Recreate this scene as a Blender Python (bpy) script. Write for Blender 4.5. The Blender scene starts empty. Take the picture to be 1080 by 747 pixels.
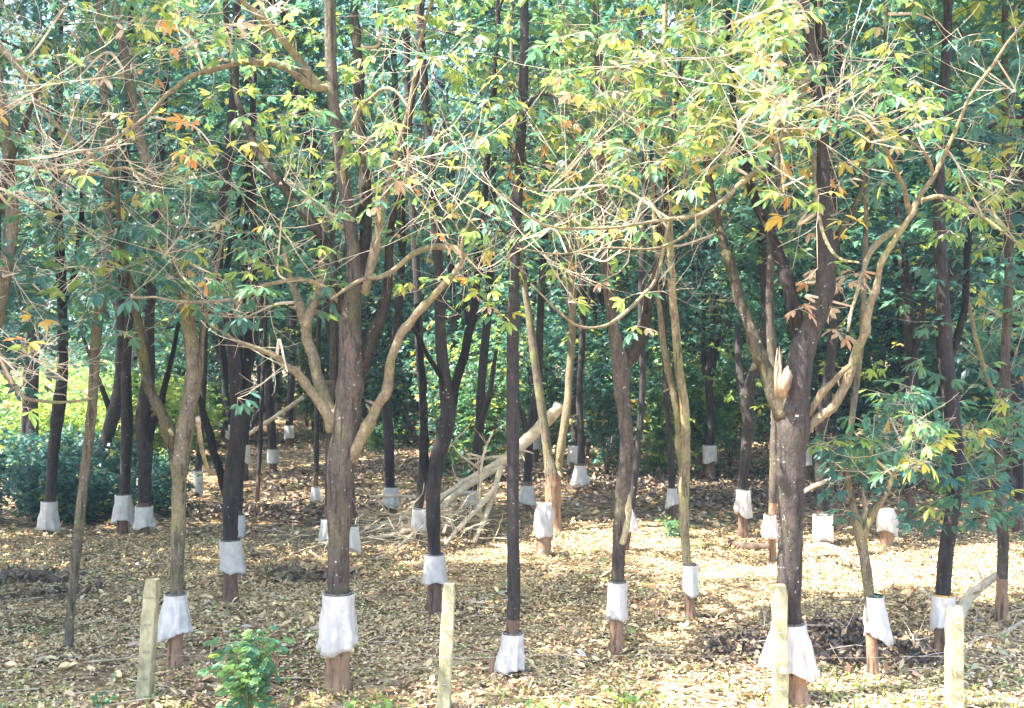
import bpy, math, random
import numpy as np
from mathutils import Vector
R = math.radians
random.seed(7); rng = np.random.default_rng(7)

# ------------------------------------------------------------------ camera, sky, sun, exposure
sc = bpy.context.scene
COL = sc.collection
F = 1158.0; H = 3.5; CX, CY = 540.0, 373.5
cam = bpy.data.objects.new('camera', bpy.data.cameras.new('camera')); COL.objects.link(cam)
cam.location = (0, 0, H); cam.rotation_euler = (R(90), 0, 0)
cam.data.sensor_width = 36; cam.data.lens = 36 * F / 1080; cam.data.clip_end = 2000
sc.camera = cam
SUN_EL = R(57); SAZ = math.atan2(-0.26, -0.85)
S = np.array([math.cos(SUN_EL) * math.cos(SAZ), math.cos(SUN_EL) * math.sin(SAZ), math.sin(SUN_EL)])
w = bpy.data.worlds.new('World'); sc.world = w; w.use_nodes = True
nt = w.node_tree; bg = nt.nodes['Background']
sky = nt.nodes.new('ShaderNodeTexSky'); sky.sky_type = 'NISHITA'; sky.sun_disc = False
sky.sun_elevation = SUN_EL; sky.sun_rotation = math.atan2(S[0], S[1]); sky.dust_density = 2.0
nt.links.new(sky.outputs[0], bg.inputs[0]); bg.inputs[1].default_value = 0.15
sun = bpy.data.objects.new('sun', bpy.data.lights.new('sun', 'SUN')); COL.objects.link(sun)
sun.data.energy = 5.0; sun.data.angle = R(0.5); sun.data.color = (1, .93, .82)
sun.rotation_euler = Vector(tuple(S)).to_track_quat('Z', 'Y').to_euler()
sc.view_settings.view_transform = 'Standard'; sc.view_settings.look = 'None'
sc.view_settings.exposure = 2.7; sc.view_settings.gamma = 1
cy = sc.cycles
cy.max_bounces = 6; cy.diffuse_bounces = 4; cy.glossy_bounces = 2; cy.transmission_bounces = 4; cy.transparent_max_bounces = 4
cy.sample_clamp_indirect = 6
cy.volume_bounces = 0

# ------------------------------------------------------------------ pixel helpers
def at(px, py, Y): return np.array([(px - CX) * Y / F, Y, H - (py - CY) * Y / F])
def depth(py): return H * F / (py - CY)
def gz(x, y):
    x = np.asarray(x, float); y = np.asarray(y, float)
    return (.035 * np.sin(x * .9 + 1.3 * np.sin(y * .35)) + .03 * np.sin(y * 1.15 + x * .4) + .02 * np.sin(x * 2.3 - y * 1.9)) \
        + .10 * np.clip((y - 24) / 10, 0, 1) * np.sin(x * .33 + y * .27)

# ------------------------------------------------------------------ materials
def mat(name, build):
    m = bpy.data.materials.new(name); m.use_nodes = True
    n = m.node_tree.nodes; l = m.node_tree.links
    build(n, l, n['Principled BSDF'], n['Material Output']); return m
def ramp(n, stops, interp='LINEAR'):
    r = n.new('ShaderNodeValToRGB'); r.color_ramp.interpolation = interp
    e = r.color_ramp.elements
    while len(e) < len(stops): e.new(.5)
    for i, (p, c) in enumerate(stops): e[i].position = p; e[i].color = (*c, 1)
    return r
def noise(n, l, scale, detail=4, rough=.6, coord=None, dist=0, stretch=None):
    t = n.new('ShaderNodeTexNoise'); t.inputs['Scale'].default_value = scale
    t.inputs['Detail'].default_value = detail; t.inputs['Roughness'].default_value = rough
    t.inputs['Distortion'].default_value = dist
    if coord is None: coord = n.new('ShaderNodeTexCoord').outputs['Object']
    if stretch:
        mp = n.new('ShaderNodeMapping'); mp.inputs['Scale'].default_value = stretch
        l.new(coord, mp.inputs[0]); coord = mp.outputs[0]
    l.new(coord, t.inputs['Vector']); return t
def mixc(n, l, fac, a, b):
    m = n.new('ShaderNodeMix'); m.data_type = 'RGBA'
    if hasattr(fac, 'links'): l.new(fac, m.inputs[0])
    else: m.inputs[0].default_value = fac
    for v, i in ((a, 6), (b, 7)):
        if hasattr(v, 'links'): l.new(v, m.inputs[i])
        else: m.inputs[i].default_value = (*v, 1)
    return m.outputs[2]
LEAFRAMP = [(0, (.02, .072, .068)), (.18, (.05, .145, .125)), (.36, (.10, .235, .12)), (.52, (.23, .36, .08)), (.66, (.48, .50, .11)),
            (.78, (.66, .46, .13)), (.9, (.58, .24, .09)), (1, (.52, .43, .31))]
def leafmat(name, trans=.42, rough=.42):
    def b(n, l, p, out):
        a = n.new('ShaderNodeAttribute'); a.attribute_name = 'tone'
        r = ramp(n, LEAFRAMP); l.new(a.outputs['Fac'], r.inputs[0])
        p.inputs['Roughness'].default_value = rough
        p.inputs['Specular IOR Level'].default_value = .5
        l.new(r.outputs[0], p.inputs['Base Color'])
        t = n.new('ShaderNodeBsdfTranslucent')
        hs = n.new('ShaderNodeHueSaturation'); hs.inputs['Hue'].default_value = .485; hs.inputs['Value'].default_value = 1.5
        l.new(r.outputs[0], hs.inputs['Color']); l.new(hs.outputs[0], t.inputs[0])
        m = n.new('ShaderNodeMixShader'); m.inputs[0].default_value = trans
        l.new(p.outputs[0], m.inputs[1]); l.new(t.outputs[0], m.inputs[2]); l.new(m.outputs[0], out.inputs[0])
    return mat(name, b)
def barkmat(name, base, base2, moss, mossamt, lichen=.0, panel=(.30, .19, .12), depth_=1.):
    # 'tone' on the mesh: 1 where the tapped bark panel is bare, 0 elsewhere
    def b(n, l, p, out):
        co = n.new('ShaderNodeTexCoord').outputs['Object']
        n1 = noise(n, l, 9, 6, .7, co, .4, (1, 1, .35)); n2 = noise(n, l, 2.2, 5, .65, co, .3); n3 = noise(n, l, 38, 4, .7, co, 0, (1, 1, .6))
        r1 = ramp(n, [(.3, base), (.7, base2)]); l.new(n1.outputs[0], r1.inputs[0])
        rm = ramp(n, [(.62 - mossamt * .5, (0, 0, 0)), (.78 - mossamt * .5, (1, 1, 1))]); l.new(n2.outputs[0], rm.inputs[0])
        c = mixc(n, l, rm.outputs[0], r1.outputs[0], moss)
        nl = noise(n, l, 16, 3, .8, co); rl = ramp(n, [(.70 - lichen, (0, 0, 0)), (.74 - lichen, (1, 1, 1))]); l.new(nl.outputs[0], rl.inputs[0])
        c = mixc(n, l, rl.outputs[0], c, (.55, .55, .5))
        rd = ramp(n, [(.3, (.55, .55, .55)), (.62, (1.15, 1.15, 1.15))]); l.new(n3.outputs[0], rd.inputs[0])
        mm = n.new('ShaderNodeMix'); mm.data_type = 'RGBA'; mm.blend_type = 'MULTIPLY'; mm.inputs[0].default_value = 1
        l.new(c, mm.inputs[6]); l.new(rd.outputs[0], mm.inputs[7])
        a = n.new('ShaderNodeAttribute'); a.attribute_name = 'tone'
        pn = noise(n, l, 14, 5, .7, co, .2, (1, 1, .25)); pr = ramp(n, [(.3, tuple(v * .6 for v in panel)), (.7, tuple(v * 1.25 for v in panel))]); l.new(pn.outputs[0], pr.inputs[0])
        pe = n.new('ShaderNodeMath'); pe.operation = 'ADD'; l.new(a.outputs['Fac'], pe.inputs[0]); l.new(pn.outputs[0], pe.inputs[1])
        pf = ramp(n, [(.90, (0, 0, 0)), (1.0, (1, 1, 1))]); l.new(pe.outputs[0], pf.inputs[0])
        c2 = mixc(n, l, pf.outputs[0], mm.outputs[2], pr.outputs[0])
        # long dark fissures and broad pale weathered patches
        fz = noise(n, l, 22, 3, .6, co, .6, (1, 1, .12)); fr = ramp(n, [(.36, (.35, .33, .33)), (.46, (1, 1, 1))]); l.new(fz.outputs[0], fr.inputs[0])
        bz = noise(n, l, 1.3, 3, .6, co, .2); br = ramp(n, [(.35, (.62, .60, .62)), (.65, (1.35, 1.3, 1.2))]); l.new(bz.outputs[0], br.inputs[0])
        for src in (fr, br):
            m2 = n.new('ShaderNodeMix'); m2.data_type = 'RGBA'; m2.blend_type = 'MULTIPLY'; m2.inputs[0].default_value = depth_; l.new(c2, m2.inputs[6]); l.new(src.outputs[0], m2.inputs[7]); c2 = m2.outputs[2]
        l.new(c2, p.inputs['Base Color']); p.inputs['Roughness'].default_value = .85
        bp = n.new('ShaderNodeBump'); bp.inputs['Strength'].default_value = .8; bp.inputs['Distance'].default_value = .02
        ad = n.new('ShaderNodeMath'); l.new(n1.outputs[0], ad.inputs[0]); l.new(n3.outputs[0], ad.inputs[1])
        l.new(ad.outputs[0], bp.inputs['Height']); l.new(bp.outputs[0], p.inputs['Normal'])
    return mat(name, b)
def simplemat(name, c1, c2, scale=8, rough=.8, bump=.3, stretch=None, spec=.3):
    def b(n, l, p, out):
        t = noise(n, l, scale, 6, .65, None, .2, stretch); r = ramp(n, [(.3, c1), (.7, c2)]); l.new(t.outputs[0], r.inputs[0])
        l.new(r.outputs[0], p.inputs['Base Color']); p.inputs['Roughness'].default_value = rough; p.inputs['Specular IOR Level'].default_value = spec
        bp = n.new('ShaderNodeBump'); bp.inputs['Strength'].default_value = bump; bp.inputs['Distance'].default_value = .02
        l.new(t.outputs[0], bp.inputs['Height']); l.new(bp.outputs[0], p.inputs['Normal'])
    return mat(name, b)
M = {}
M['leaf'] = leafmat('leaf'); M['leaf_far'] = leafmat('leaf_far', .38, .36)
M['mossy'] = barkmat('bark_mossy', (.075, .062, .05), (.21, .18, .125), (.17, .17, .065), .28, .05)
M['grey'] = barkmat('bark_grey', (.04, .033, .03), (.12, .095, .075), (.09, .09, .045), .22, .04)
M['char'] = barkmat('bark_charcoal', (.020, .017, .018), (.065, .052, .046), (.055, .055, .03), .16, .045)
M['dark'] = barkmat('bark_shade_dark', (.014, .012, .016), (.045, .037, .036), (.06, .065, .035), .12, .03, (.16, .10, .07))  # darker bark copy; the shade on the back trunks is put into its colour
M['pale'] = barkmat('bark_pale', (.22, .17, .11), (.38, .31, .20), (.28, .27, .12), .35, .02)
M['palebranch'] = barkmat('bark_pale_branch', (.24, .20, .13), (.54, .45, .30), (.38, .35, .16), .3, .02, depth_=.35)
M['tornwood'] = simplemat('torn_wood', (.08, .06, .045), (.36, .26, .17), 12, .8, .6, (1, 1, .25))
M['twig'] = simplemat('twig', (.36, .29, .21), (.70, .61, .47), 4)
M['deadwood'] = simplemat('deadwood', (.32, .25, .17), (.68, .58, .42), 7, .8, .4)
M['brownwood'] = simplemat('brownwood', (.07, .05, .04), (.17, .12, .09), 7, .9, .5)
M['concrete'] = simplemat('concrete', (.13, .13, .07), (.50, .46, .29), 7, .95, .9, (1, 1, .5))
M['wire'] = simplemat('wire', (.18, .17, .16), (.3, .28, .25), 20, .5)
M['band'] = simplemat('band', (.02, .03, .035), (.05, .06, .06), 20, .6)
M['black'] = simplemat('tie_string', (.09, .08, .075), (.2, .18, .16), 20, .6)
def _plastic(n, l, p, out):
    t = noise(n, l, 9, 5, .6, None, .5); r = ramp(n, [(.3, (.72, .70, .68)), (.6, (.90, .88, .86))]); l.new(t.outputs[0], r.inputs[0])
    l.new(r.outputs[0], p.inputs['Base Color']); p.inputs['Roughness'].default_value = .38
    tr = n.new('ShaderNodeBsdfTranslucent'); l.new(r.outputs[0], tr.inputs[0])
    m = n.new('ShaderNodeMixShader'); m.inputs[0].default_value = .55
    l.new(p.outputs[0], m.inputs[1]); l.new(tr.outputs[0], m.inputs[2]); l.new(m.outputs[0], out.inputs[0])
    bp = n.new('ShaderNodeBump'); bp.inputs['Strength'].default_value = .9; bp.inputs['Distance'].default_value = .03
    t2 = noise(n, l, 14, 3, .5, None, .8, (1, 1, .3)); l.new(t2.outputs[0], bp.inputs['Height']); l.new(bp.outputs[0], p.inputs['Normal'])
M['plastic'] = mat('thin_white_plastic', _plastic)
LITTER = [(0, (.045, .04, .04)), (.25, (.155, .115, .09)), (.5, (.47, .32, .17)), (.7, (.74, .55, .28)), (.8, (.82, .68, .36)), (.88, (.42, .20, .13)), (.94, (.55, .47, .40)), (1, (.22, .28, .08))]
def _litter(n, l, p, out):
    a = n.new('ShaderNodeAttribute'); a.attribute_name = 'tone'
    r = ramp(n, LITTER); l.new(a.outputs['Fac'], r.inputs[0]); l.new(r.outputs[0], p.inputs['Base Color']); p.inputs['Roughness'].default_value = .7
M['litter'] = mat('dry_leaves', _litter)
def _ground(n, l, p, out):
    co = n.new('ShaderNodeTexCoord').outputs['Object']
    v = n.new('ShaderNodeTexVoronoi'); v.inputs['Scale'].default_value = 9; v.inputs['Randomness'].default_value = 1
    nz = noise(n, l, 4, 4, .6, co); mx = mixc(n, l, .12, co, nz.outputs['Color']); l.new(mx, v.inputs['Vector'])
    sp = n.new('ShaderNodeSeparateColor'); l.new(v.outputs['Color'], sp.inputs[0])
    r = ramp(n, [(0, (.11, .075, .05)), (.35, (.25, .18, .11)), (.6, (.42, .31, .19)), (.85, (.58, .46, .27)), (1, (.36, .21, .14))]); l.new(sp.outputs[0], r.inputs[0])
    n2 = noise(n, l, .55, 5, .6, co); r2 = ramp(n, [(.38, (.5, .44, .44)), (.6, (.95, .9, .82))]); l.new(n2.outputs[0], r2.inputs[0])
    mm = n.new('ShaderNodeMix'); mm.data_type = 'RGBA'; mm.blend_type = 'MULTIPLY'; mm.inputs[0].default_value = 1
    l.new(r.outputs[0], mm.inputs[6]); l.new(r2.outputs[0], mm.inputs[7])
    n3 = noise(n, l, 1.1, 4, .7, co); r3 = ramp(n, [(.6, (0, 0, 0)), (.72, (.6, .6, .6))]); l.new(n3.outputs[0], r3.inputs[0])
    c = mixc(n, l, r3.outputs[0], mm.outputs[2], (.17, .2, .07))
    l.new(c, p.inputs['Base Color']); p.inputs['Roughness'].default_value = .95; p.inputs['Specular IOR Level'].default_value = .1
    bp = n.new('ShaderNodeBump'); bp.inputs['Strength'].default_value = 1; bp.inputs['Distance'].default_value = .05
    l.new(v.outputs['Distance'], bp.inputs['Height']); l.new(bp.outputs[0], p.inputs['Normal'])
M['ground'] = mat('leaf_strewn_soil', _ground)

# ------------------------------------------------------------------ mesh building
class MB:
    def __init__(s): s.v = []; s.f = []; s.t = []; s.n = 0
    def add(s, V, Fq, tone=0.):
        V = np.asarray(V, float).reshape(-1, 3); Fq = np.asarray(Fq, int).reshape(-1, 4)
        s.v.append(V); s.f.append(Fq + s.n); s.n += len(V)
        s.t.append(np.broadcast_to(np.asarray(tone, float), (len(Fq),)).copy())
    def tube(s, pts, rad, n=8, tone=0., rough=0.):
        P = np.asarray(pts, float); r = np.asarray(rad, float); k = len(P)
        T = np.gradient(P, axis=0); T /= np.linalg.norm(T, axis=1)[:, None] + 1e-9
        ref = np.array([0, 1., 0]) if abs(T[0] @ np.array([0, 1., 0])) < .9 else np.array([1., 0, 0])
        A = np.cross(T, ref); A /= np.linalg.norm(A, axis=1)[:, None] + 1e-9
        B = np.cross(T, A)
        th = np.arange(n) * 2 * math.pi / n
        rr = r[:, None] * np.ones(n)
        if rough: rr = rr * (1 + rough * rng.standard_normal((k, n)) * .5 + rough * rng.standard_normal((k, 1)))
        V = P[:, None] + rr[..., None] * (np.cos(th)[None, :, None] * A[:, None] + np.sin(th)[None, :, None] * B[:, None])
        V = V.reshape(-1, 3)
        V = np.vstack([V, P[-1:] + T[-1:] * r[-1] * .5, P[:1] - T[:1] * r[0] * .3])
        i = np.arange(k - 1)[:, None] * n; j = np.arange(n)[None]; j2 = (j + 1) % n
        q = np.stack([i + j, i + j2, i + n + j2, i + n + j], -1).reshape(-1, 4)
        e = k * n; jj = np.arange(0, n, 2); b = (k - 1) * n
        top = np.stack([b + jj, b + (jj + 1) % n, b + (jj + 2) % n, np.full(len(jj), e)], -1)
        bot = np.stack([(jj + 2) % n, (jj + 1) % n, jj, np.full(len(jj), e + 1)], -1)
        if n % 2 == 0: q = np.vstack([q, top, bot])
        if np.ndim(tone):
            tq = np.repeat(tone[:-1], n); tq = np.concatenate([tq, np.full(len(q) - len(tq), 0.)])
        else: tq = tone
        s.add(V, q, tq)
    def build(s, name, m, parent=None, origin=(0, 0, 0), smooth=True, link=True):
        me = bpy.data.meshes.new(name)
        if s.v:
            V = np.vstack(s.v) - np.asarray(origin, float); Q = np.vstack(s.f); T = np.concatenate(s.t)
            me.vertices.add(len(V)); me.vertices.foreach_set('co', V.ravel())
            me.loops.add(Q.size); me.loops.foreach_set('vertex_index', Q.ravel())
            me.polygons.add(len(Q)); me.polygons.foreach_set('loop_start', np.arange(0, Q.size, 4))
            me.polygons.foreach_set('loop_total', np.full(len(Q), 4))
            me.update(calc_edges=True)
            me.polygons.foreach_set('use_smooth', np.full(len(Q), smooth))
            a = me.attributes.new('tone', 'FLOAT', 'FACE'); a.data.foreach_set('value', T)
        me.materials.append(m)
        o = bpy.data.objects.new(name, me)
        if link: COL.objects.link(o)
        if parent: o.parent = parent
        return o
def tag(o, label=None, cat=None, group=None, kind=None):
    for k, v in (('label', label), ('category', cat), ('group', group), ('kind', kind)):
        if v: o[k] = v
    return o
def thing(name, label, cat, loc, group=None):
    o = bpy.data.objects.new(name, None); COL.objects.link(o); o.location = tuple(loc); o.empty_display_size = .1
    return tag(o, label, cat, group)
def spline(P, sub=5):
    P = np.asarray(P, float)
    if len(P) < 3: 
        t = np.linspace(0, 1, sub + 1)[:, None]; return P[0] * (1 - t) + P[-1] * t
    Q = np.vstack([2 * P[0] - P[1], P, 2 * P[-1] - P[-2]]); out = []
    for i in range(1, len(Q) - 2):
        t = np.linspace(0, 1, sub, endpoint=False)[:, None]
        a, b, c, d = Q[i - 1], Q[i], Q[i + 1], Q[i + 2]
        out.append(.5 * ((2 * b) + (c - a) * t + (2 * a - 5 * b + 4 * c - d) * t ** 2 + (-a + 3 * b - 3 * c + d) * t ** 3))
    out.append(P[-1:]); return np.vstack(out)
def unit(v): return v / (np.linalg.norm(v, axis=-1, keepdims=True) + 1e-9)

PAL = dict(
    deep=[(.0, .28, .93), (.36, .5, .05), (.55, .66, .02)],
    dark=[(.08, .32, .8), (.3, .5, .15), (.5, .68, .05)],
    green=[(.2, .4, .65), (.4, .56, .3), (.6, .7, .05)],
    blue=[(.12, .3, .82), (.3, .5, .12), (.6, .8, .06)],
    lime=[(.40, .5, .3), (.48, .62, .65), (.62, .7, .05)],
    yellow=[(.26, .46, .55), (.48, .62, .40), (.62, .74, .12), (.76, .86, .04), (.97, 1, .05)],
    mix=[(.15, .40, .55), (.40, .54, .28), (.58, .74, .10), (.74, .9, .06), (.97, 1, .06)],
    orange=[(.72, .86, .8), (.6, .7, .2)], dry=[(.96, 1, 1)], sprout=[(.30, .40, .55), (.4, .5, .45)])
def tones(pal, n):
    p = PAL[pal]; c = rng.choice(len(p), n, p=np.array([q[2] for q in p]) / sum(q[2] for q in p))
    lo = np.array([q[0] for q in p])[c]; hi = np.array([q[1] for q in p])[c]
    return lo + (hi - lo) * rng.random(n)
def blades(mb, B, D, N, L, W, tone, lod=1):
    """leaf blades: base B, direction D, normal N (all Nx3), length L, width W; lod = faces per blade"""
    n = len(B); D = unit(D); Sd = unit(np.cross(D, N)); N = np.cross(Sd, D)
    L = np.broadcast_to(L, (n,))[:, None]; W = np.broadcast_to(W, (n,))[:, None]
    i = np.arange(n)[:, None]
    if lod == 0:
        V = np.stack([B, B + D * L * .5 + Sd * W * .5 + N * L * .04, B + D * L, B + D * L * .5 - Sd * W * .5], 1)
        Q = i * 4 + np.array([[0, 1, 2, 3]]); mb.add(V, Q, tone)
    elif lod == 1:
        V = np.stack([B, B + D * L * .55 + Sd * W * .5, B + D * L - N * L * .12, B + D * L * .55 - Sd * W * .5, B + D * L * .5 - N * W * .18], 1)
        Q = (i[:, :, None] * 5 + np.array([[[0, 1, 2, 4], [0, 4, 2, 3]]])).reshape(-1, 4); mb.add(V, Q, np.repeat(tone, 2))
    else:
        dr = -N * L
        V = np.stack([B, B + D * L * .32 + Sd * W * .40, B + D * L * .32 - N * W * .12, B + D * L * .32 - Sd * W * .40,
                      B + D * L * .68 + Sd * W * .44 + dr * .07, B + D * L * .68 - N * W * .12 + dr * .08, B + D * L * .68 - Sd * W * .44 + dr * .07, B + D * L * .97 + dr * .2], 1)
        Q = (i[:, :, None] * 8 + np.array([[[0, 1, 2, 3], [1, 4, 5, 2], [3, 2, 5, 6], [4, 7, 6, 5]]])).reshape(-1, 4); mb.add(V, Q, np.repeat(tone, 4))
def whorls(mb, C, K=6, L=.13, pal='green', lod=1, pet=.14, axis=None, wide=.42, stalk=None, pertone=False):
    """rubber foliage: whorls of three-bladed leaves round each point of C"""
    C = np.asarray(C, float).reshape(-1, 3); n = len(C)
    if n == 0: return
    az = rng.random((n, K)) * 6.283; el = rng.uniform(-.75, .45, (n, K))
    d = np.stack([np.cos(az) * np.cos(el), np.sin(az) * np.cos(el), np.sin(el)], -1)
    pl = pet * rng.uniform(.6, 1.3, (n, K, 1))
    J = C[:, None] + d * pl
    up = np.array([0, 0, 1.]); side = unit(np.cross(d, up)); nn = unit(np.cross(side, d))
    roll = rng.normal(0, .45, (n, K, 1)); nn = unit(nn * np.cos(roll) + side * np.sin(roll)); side = unit(np.cross(d, nn))
    t = tones(pal, n * K) if pertone else (np.repeat(tones(pal, n), K) + rng.normal(0, .025, n * K))
    t = np.clip(t, 0, 1)
    Bs, Ds, Ns, Ls, Ts = [], [], [], [], []
    for a, ls in ((-.85, .85), (0, 1), (.85, .85)):
        a2 = a + rng.normal(0, .12, (n, K, 1))
        dd = d * np.cos(a2) + side * np.sin(a2); dd = dd + np.array([0, 0, -1.]) * rng.uniform(.0, .55, (n, K, 1))
        Bs.append(J.reshape(-1, 3)); Ds.append(dd.reshape(-1, 3)); Ns.append(nn.reshape(-1, 3))
        Ls.append(L * ls * rng.uniform(.7, 1.2, n * K)); Ts.append(np.clip(t + rng.normal(0, .012, n * K), 0, 1))
    Lc = np.concatenate(Ls)
    blades(mb, np.vstack(Bs), np.vstack(Ds), np.vstack(Ns), Lc, Lc * wide, np.concatenate(Ts), lod)
    if stalk is not None:
        A = np.repeat(C, K, 0); Bq = J.reshape(-1, 3); prism(stalk, A, Bq, .0022)
def prism(mb, A, B, r):
    n = len(A); T = unit(B - A); X = unit(np.cross(T, np.array([.3, .9, .2]))); Y = np.cross(T, X)
    ring = [X * r, (-.5 * X + .87 * Y) * r, (-.5 * X - .87 * Y) * r]
    V = np.stack([A + q for q in ring] + [B + q * .7 for q in ring], 1); i = np.arange(n)[:, None, None] * 6
    Q = (i + np.array([[[0, 1, 4, 3], [1, 2, 5, 4], [2, 0, 3, 5]]])).reshape(-1, 4); mb.add(V, Q, .0)

# ------------------------------------------------------------------ where the sun gets through the canopy
PATCH = [(650, 566, 85, 17), (745, 622, 115, 34), (690, 655, 90, 22), (640, 610, 60, 14), (905, 605, 90, 28), (285, 592, 60, 6), (20, 650, 55, 18), (70, 728, 110, 26), (225, 692, 75, 15),
         (420, 725, 150, 22), (590, 690, 130, 22), (740, 700, 80, 30), (285, 520, 70, 9), (330, 470, 70, 6), (1040, 610, 60, 35), (960, 735, 150, 14), (480, 640, 60, 12), (560, 640, 40, 20), (200, 730, 70, 20), (700, 460, 60, 6), (470, 575, 70, 8),(130,600,60,6)]
def lit(x, y):
    """1 where a gap in the crowns lets the sun reach the ground at (x, y)"""
    yy = np.maximum(y, 2.); px = CX + F * x / yy; py = CY + H * F / yy
    wob = 1 + .25 * np.sin(x * 4.1 + y * 2.3) + .2 * np.sin(x * 9.7 - y * 5.1)
    o = np.zeros(np.shape(x), bool)
    for a, b, c, d in PATCH: o |= (((px - a) / c) ** 2 + ((py - b) / d) ** 2) < wob
    return o & (y > 8)
def thin(C, keep_lit=.0, keep=.92):
    g = C[:, :2] - S[:2] / S[2] * C[:, 2:3]
    l = lit(g[:, 0], g[:, 1]); k = np.where(l, keep_lit, keep)
    q = C[:, :2] - S[:2] / S[2] * np.maximum(C[:, 2:3] - 5.4, 0)          # thin leafage over the bare front limbs
    k = np.where((q[:, 1] > 8.8) & (q[:, 1] < 12.8) & (np.abs(q[:, 0]) < 5.4) & (C[:, 2] > 7), k * .45, k)
    for a, b in SUNNY:
        q = C[:, :2] - S[:2] / S[2] * np.maximum(C[:, 2:3] - 2.6, 0); k = np.where(((q - [a, b]) ** 2).sum(1) < 4.0, 0, k)
    return C[rng.random(len(C)) < k]
YOUNG = [(510, 510), (690, 475), (470, 478)]
SUNNY = [((a - CX) * depth(b) / F, depth(b)) for a, b in YOUNG]
def clear_of_sun(x, y):
    for a, b in SUNNY:
        t = np.clip(((x - a) * S[0] + (y - b) * S[1]) / (S[0] ** 2 + S[1] ** 2), 0, 14); 
        if math.hypot(x - a - S[0] * t, y - b - S[1] * t) < 2.4: return False
    return True

# ------------------------------------------------------------------ setting: ground
xs = np.concatenate([[-600, -300, -160, -100], np.arange(-70, 70.1, .7), [100, 160, 300, 600]])
ys = np.concatenate([[-600, -200, -60, -20, 0, 5], np.arange(8, 45, .35), np.arange(45, 110, 1.2), [130, 180, 300, 600, 1200]])
X, Y = np.meshgrid(xs, ys); Z = gz(X, Y)
mb = MB(); nx = len(xs); i = np.arange(len(ys) - 1)[:, None] * nx + np.arange(nx - 1)[None]
mb.add(np.stack([X, Y, Z], -1), np.stack([i, i + 1, i + nx + 1, i + nx], -1))
tag(mb.build('ground', M['ground']), kind='structure')

# leaf litter
def flakes(n, x0y0, zoff=.012, size=(.05, .12), dist=None, tilt=.35):
    x, y = x0y0; D = np.stack([np.cos(a := rng.random(n) * 6.283), np.sin(a), rng.normal(0, tilt, n)], -1)
    N = np.stack([rng.normal(0, tilt, n), rng.normal(0, tilt, n), np.ones(n)], -1)
    L = rng.uniform(*size, n); B = np.stack([x, y, gz(x, y) + zoff + rng.random(n) * .03], -1)
    return B, D, N, L
def frustum(n, y0, y1, m=1.0):
    u = rng.random(n); y = np.sqrt(y0 ** 2 + u * (y1 ** 2 - y0 ** 2)); x = (rng.random(n) * 2 - 1) * (y * .47 + m); return x, y
def littertone(x, y):
    n = len(x); f = np.sin(x * .8 + np.sin(y * 1.1) * 2) + np.sin(y * .9 - x * .5) + rng.normal(0, 1.0, n)
    t = np.clip(.68 + .085 * f + rng.normal(0, .09, n), .2, .84)
    k = rng.random(n); t = np.where(k < .07, .88, t); t = np.where((k > .07) & (k < .11), .94, t)
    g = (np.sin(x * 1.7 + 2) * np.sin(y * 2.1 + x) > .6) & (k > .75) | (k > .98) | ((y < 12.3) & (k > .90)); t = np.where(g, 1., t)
    # litter further back is toned browner, painting in the shade under the rows
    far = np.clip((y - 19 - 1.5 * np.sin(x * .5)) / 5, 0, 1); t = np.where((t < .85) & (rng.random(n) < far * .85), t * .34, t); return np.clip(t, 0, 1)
mb = MB()
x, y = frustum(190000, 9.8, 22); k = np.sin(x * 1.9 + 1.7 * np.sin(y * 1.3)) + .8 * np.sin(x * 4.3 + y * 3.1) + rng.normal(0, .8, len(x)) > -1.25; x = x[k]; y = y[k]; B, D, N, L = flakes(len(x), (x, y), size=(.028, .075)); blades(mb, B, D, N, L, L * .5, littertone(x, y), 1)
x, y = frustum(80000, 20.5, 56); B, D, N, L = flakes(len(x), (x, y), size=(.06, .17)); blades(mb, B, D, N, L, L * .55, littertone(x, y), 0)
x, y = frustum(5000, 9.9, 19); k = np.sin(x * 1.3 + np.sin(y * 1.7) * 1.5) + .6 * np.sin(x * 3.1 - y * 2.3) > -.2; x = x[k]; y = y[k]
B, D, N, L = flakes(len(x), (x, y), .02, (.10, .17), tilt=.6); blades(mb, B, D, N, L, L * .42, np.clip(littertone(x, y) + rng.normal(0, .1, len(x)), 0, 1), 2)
tag(mb.build('leaf_litter', M['litter']), 'dry yellow and brown leaves strewn over the plantation floor', 'leaf litter', kind='stuff')
# loose dry sticks lying through the litter
mb = MB(); 
for _ in range(420):
    y = 10.3 + 24 * random.random() ** 1.4; x = random.uniform(-.5, .5) * y; a = random.uniform(0, 6.28); l = random.uniform(.15, 1.0)
    p = np.array([[x + math.cos(a) * l * t + .04 * random.uniform(-1, 1), y + math.sin(a) * l * t, 0] for t in (0, .35, .7, 1)])
    p[:, 2] = gz(p[:, 0], p[:, 1]) + .02 + rng.random(4) * .04; mb.tube(spline(p, 3), np.linspace(.009, .003, 10), 4)
tag(mb.build('dry_sticks', M['deadwood']), 'thin dry sticks scattered among the fallen leaves', 'sticks', kind='stuff')
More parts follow.
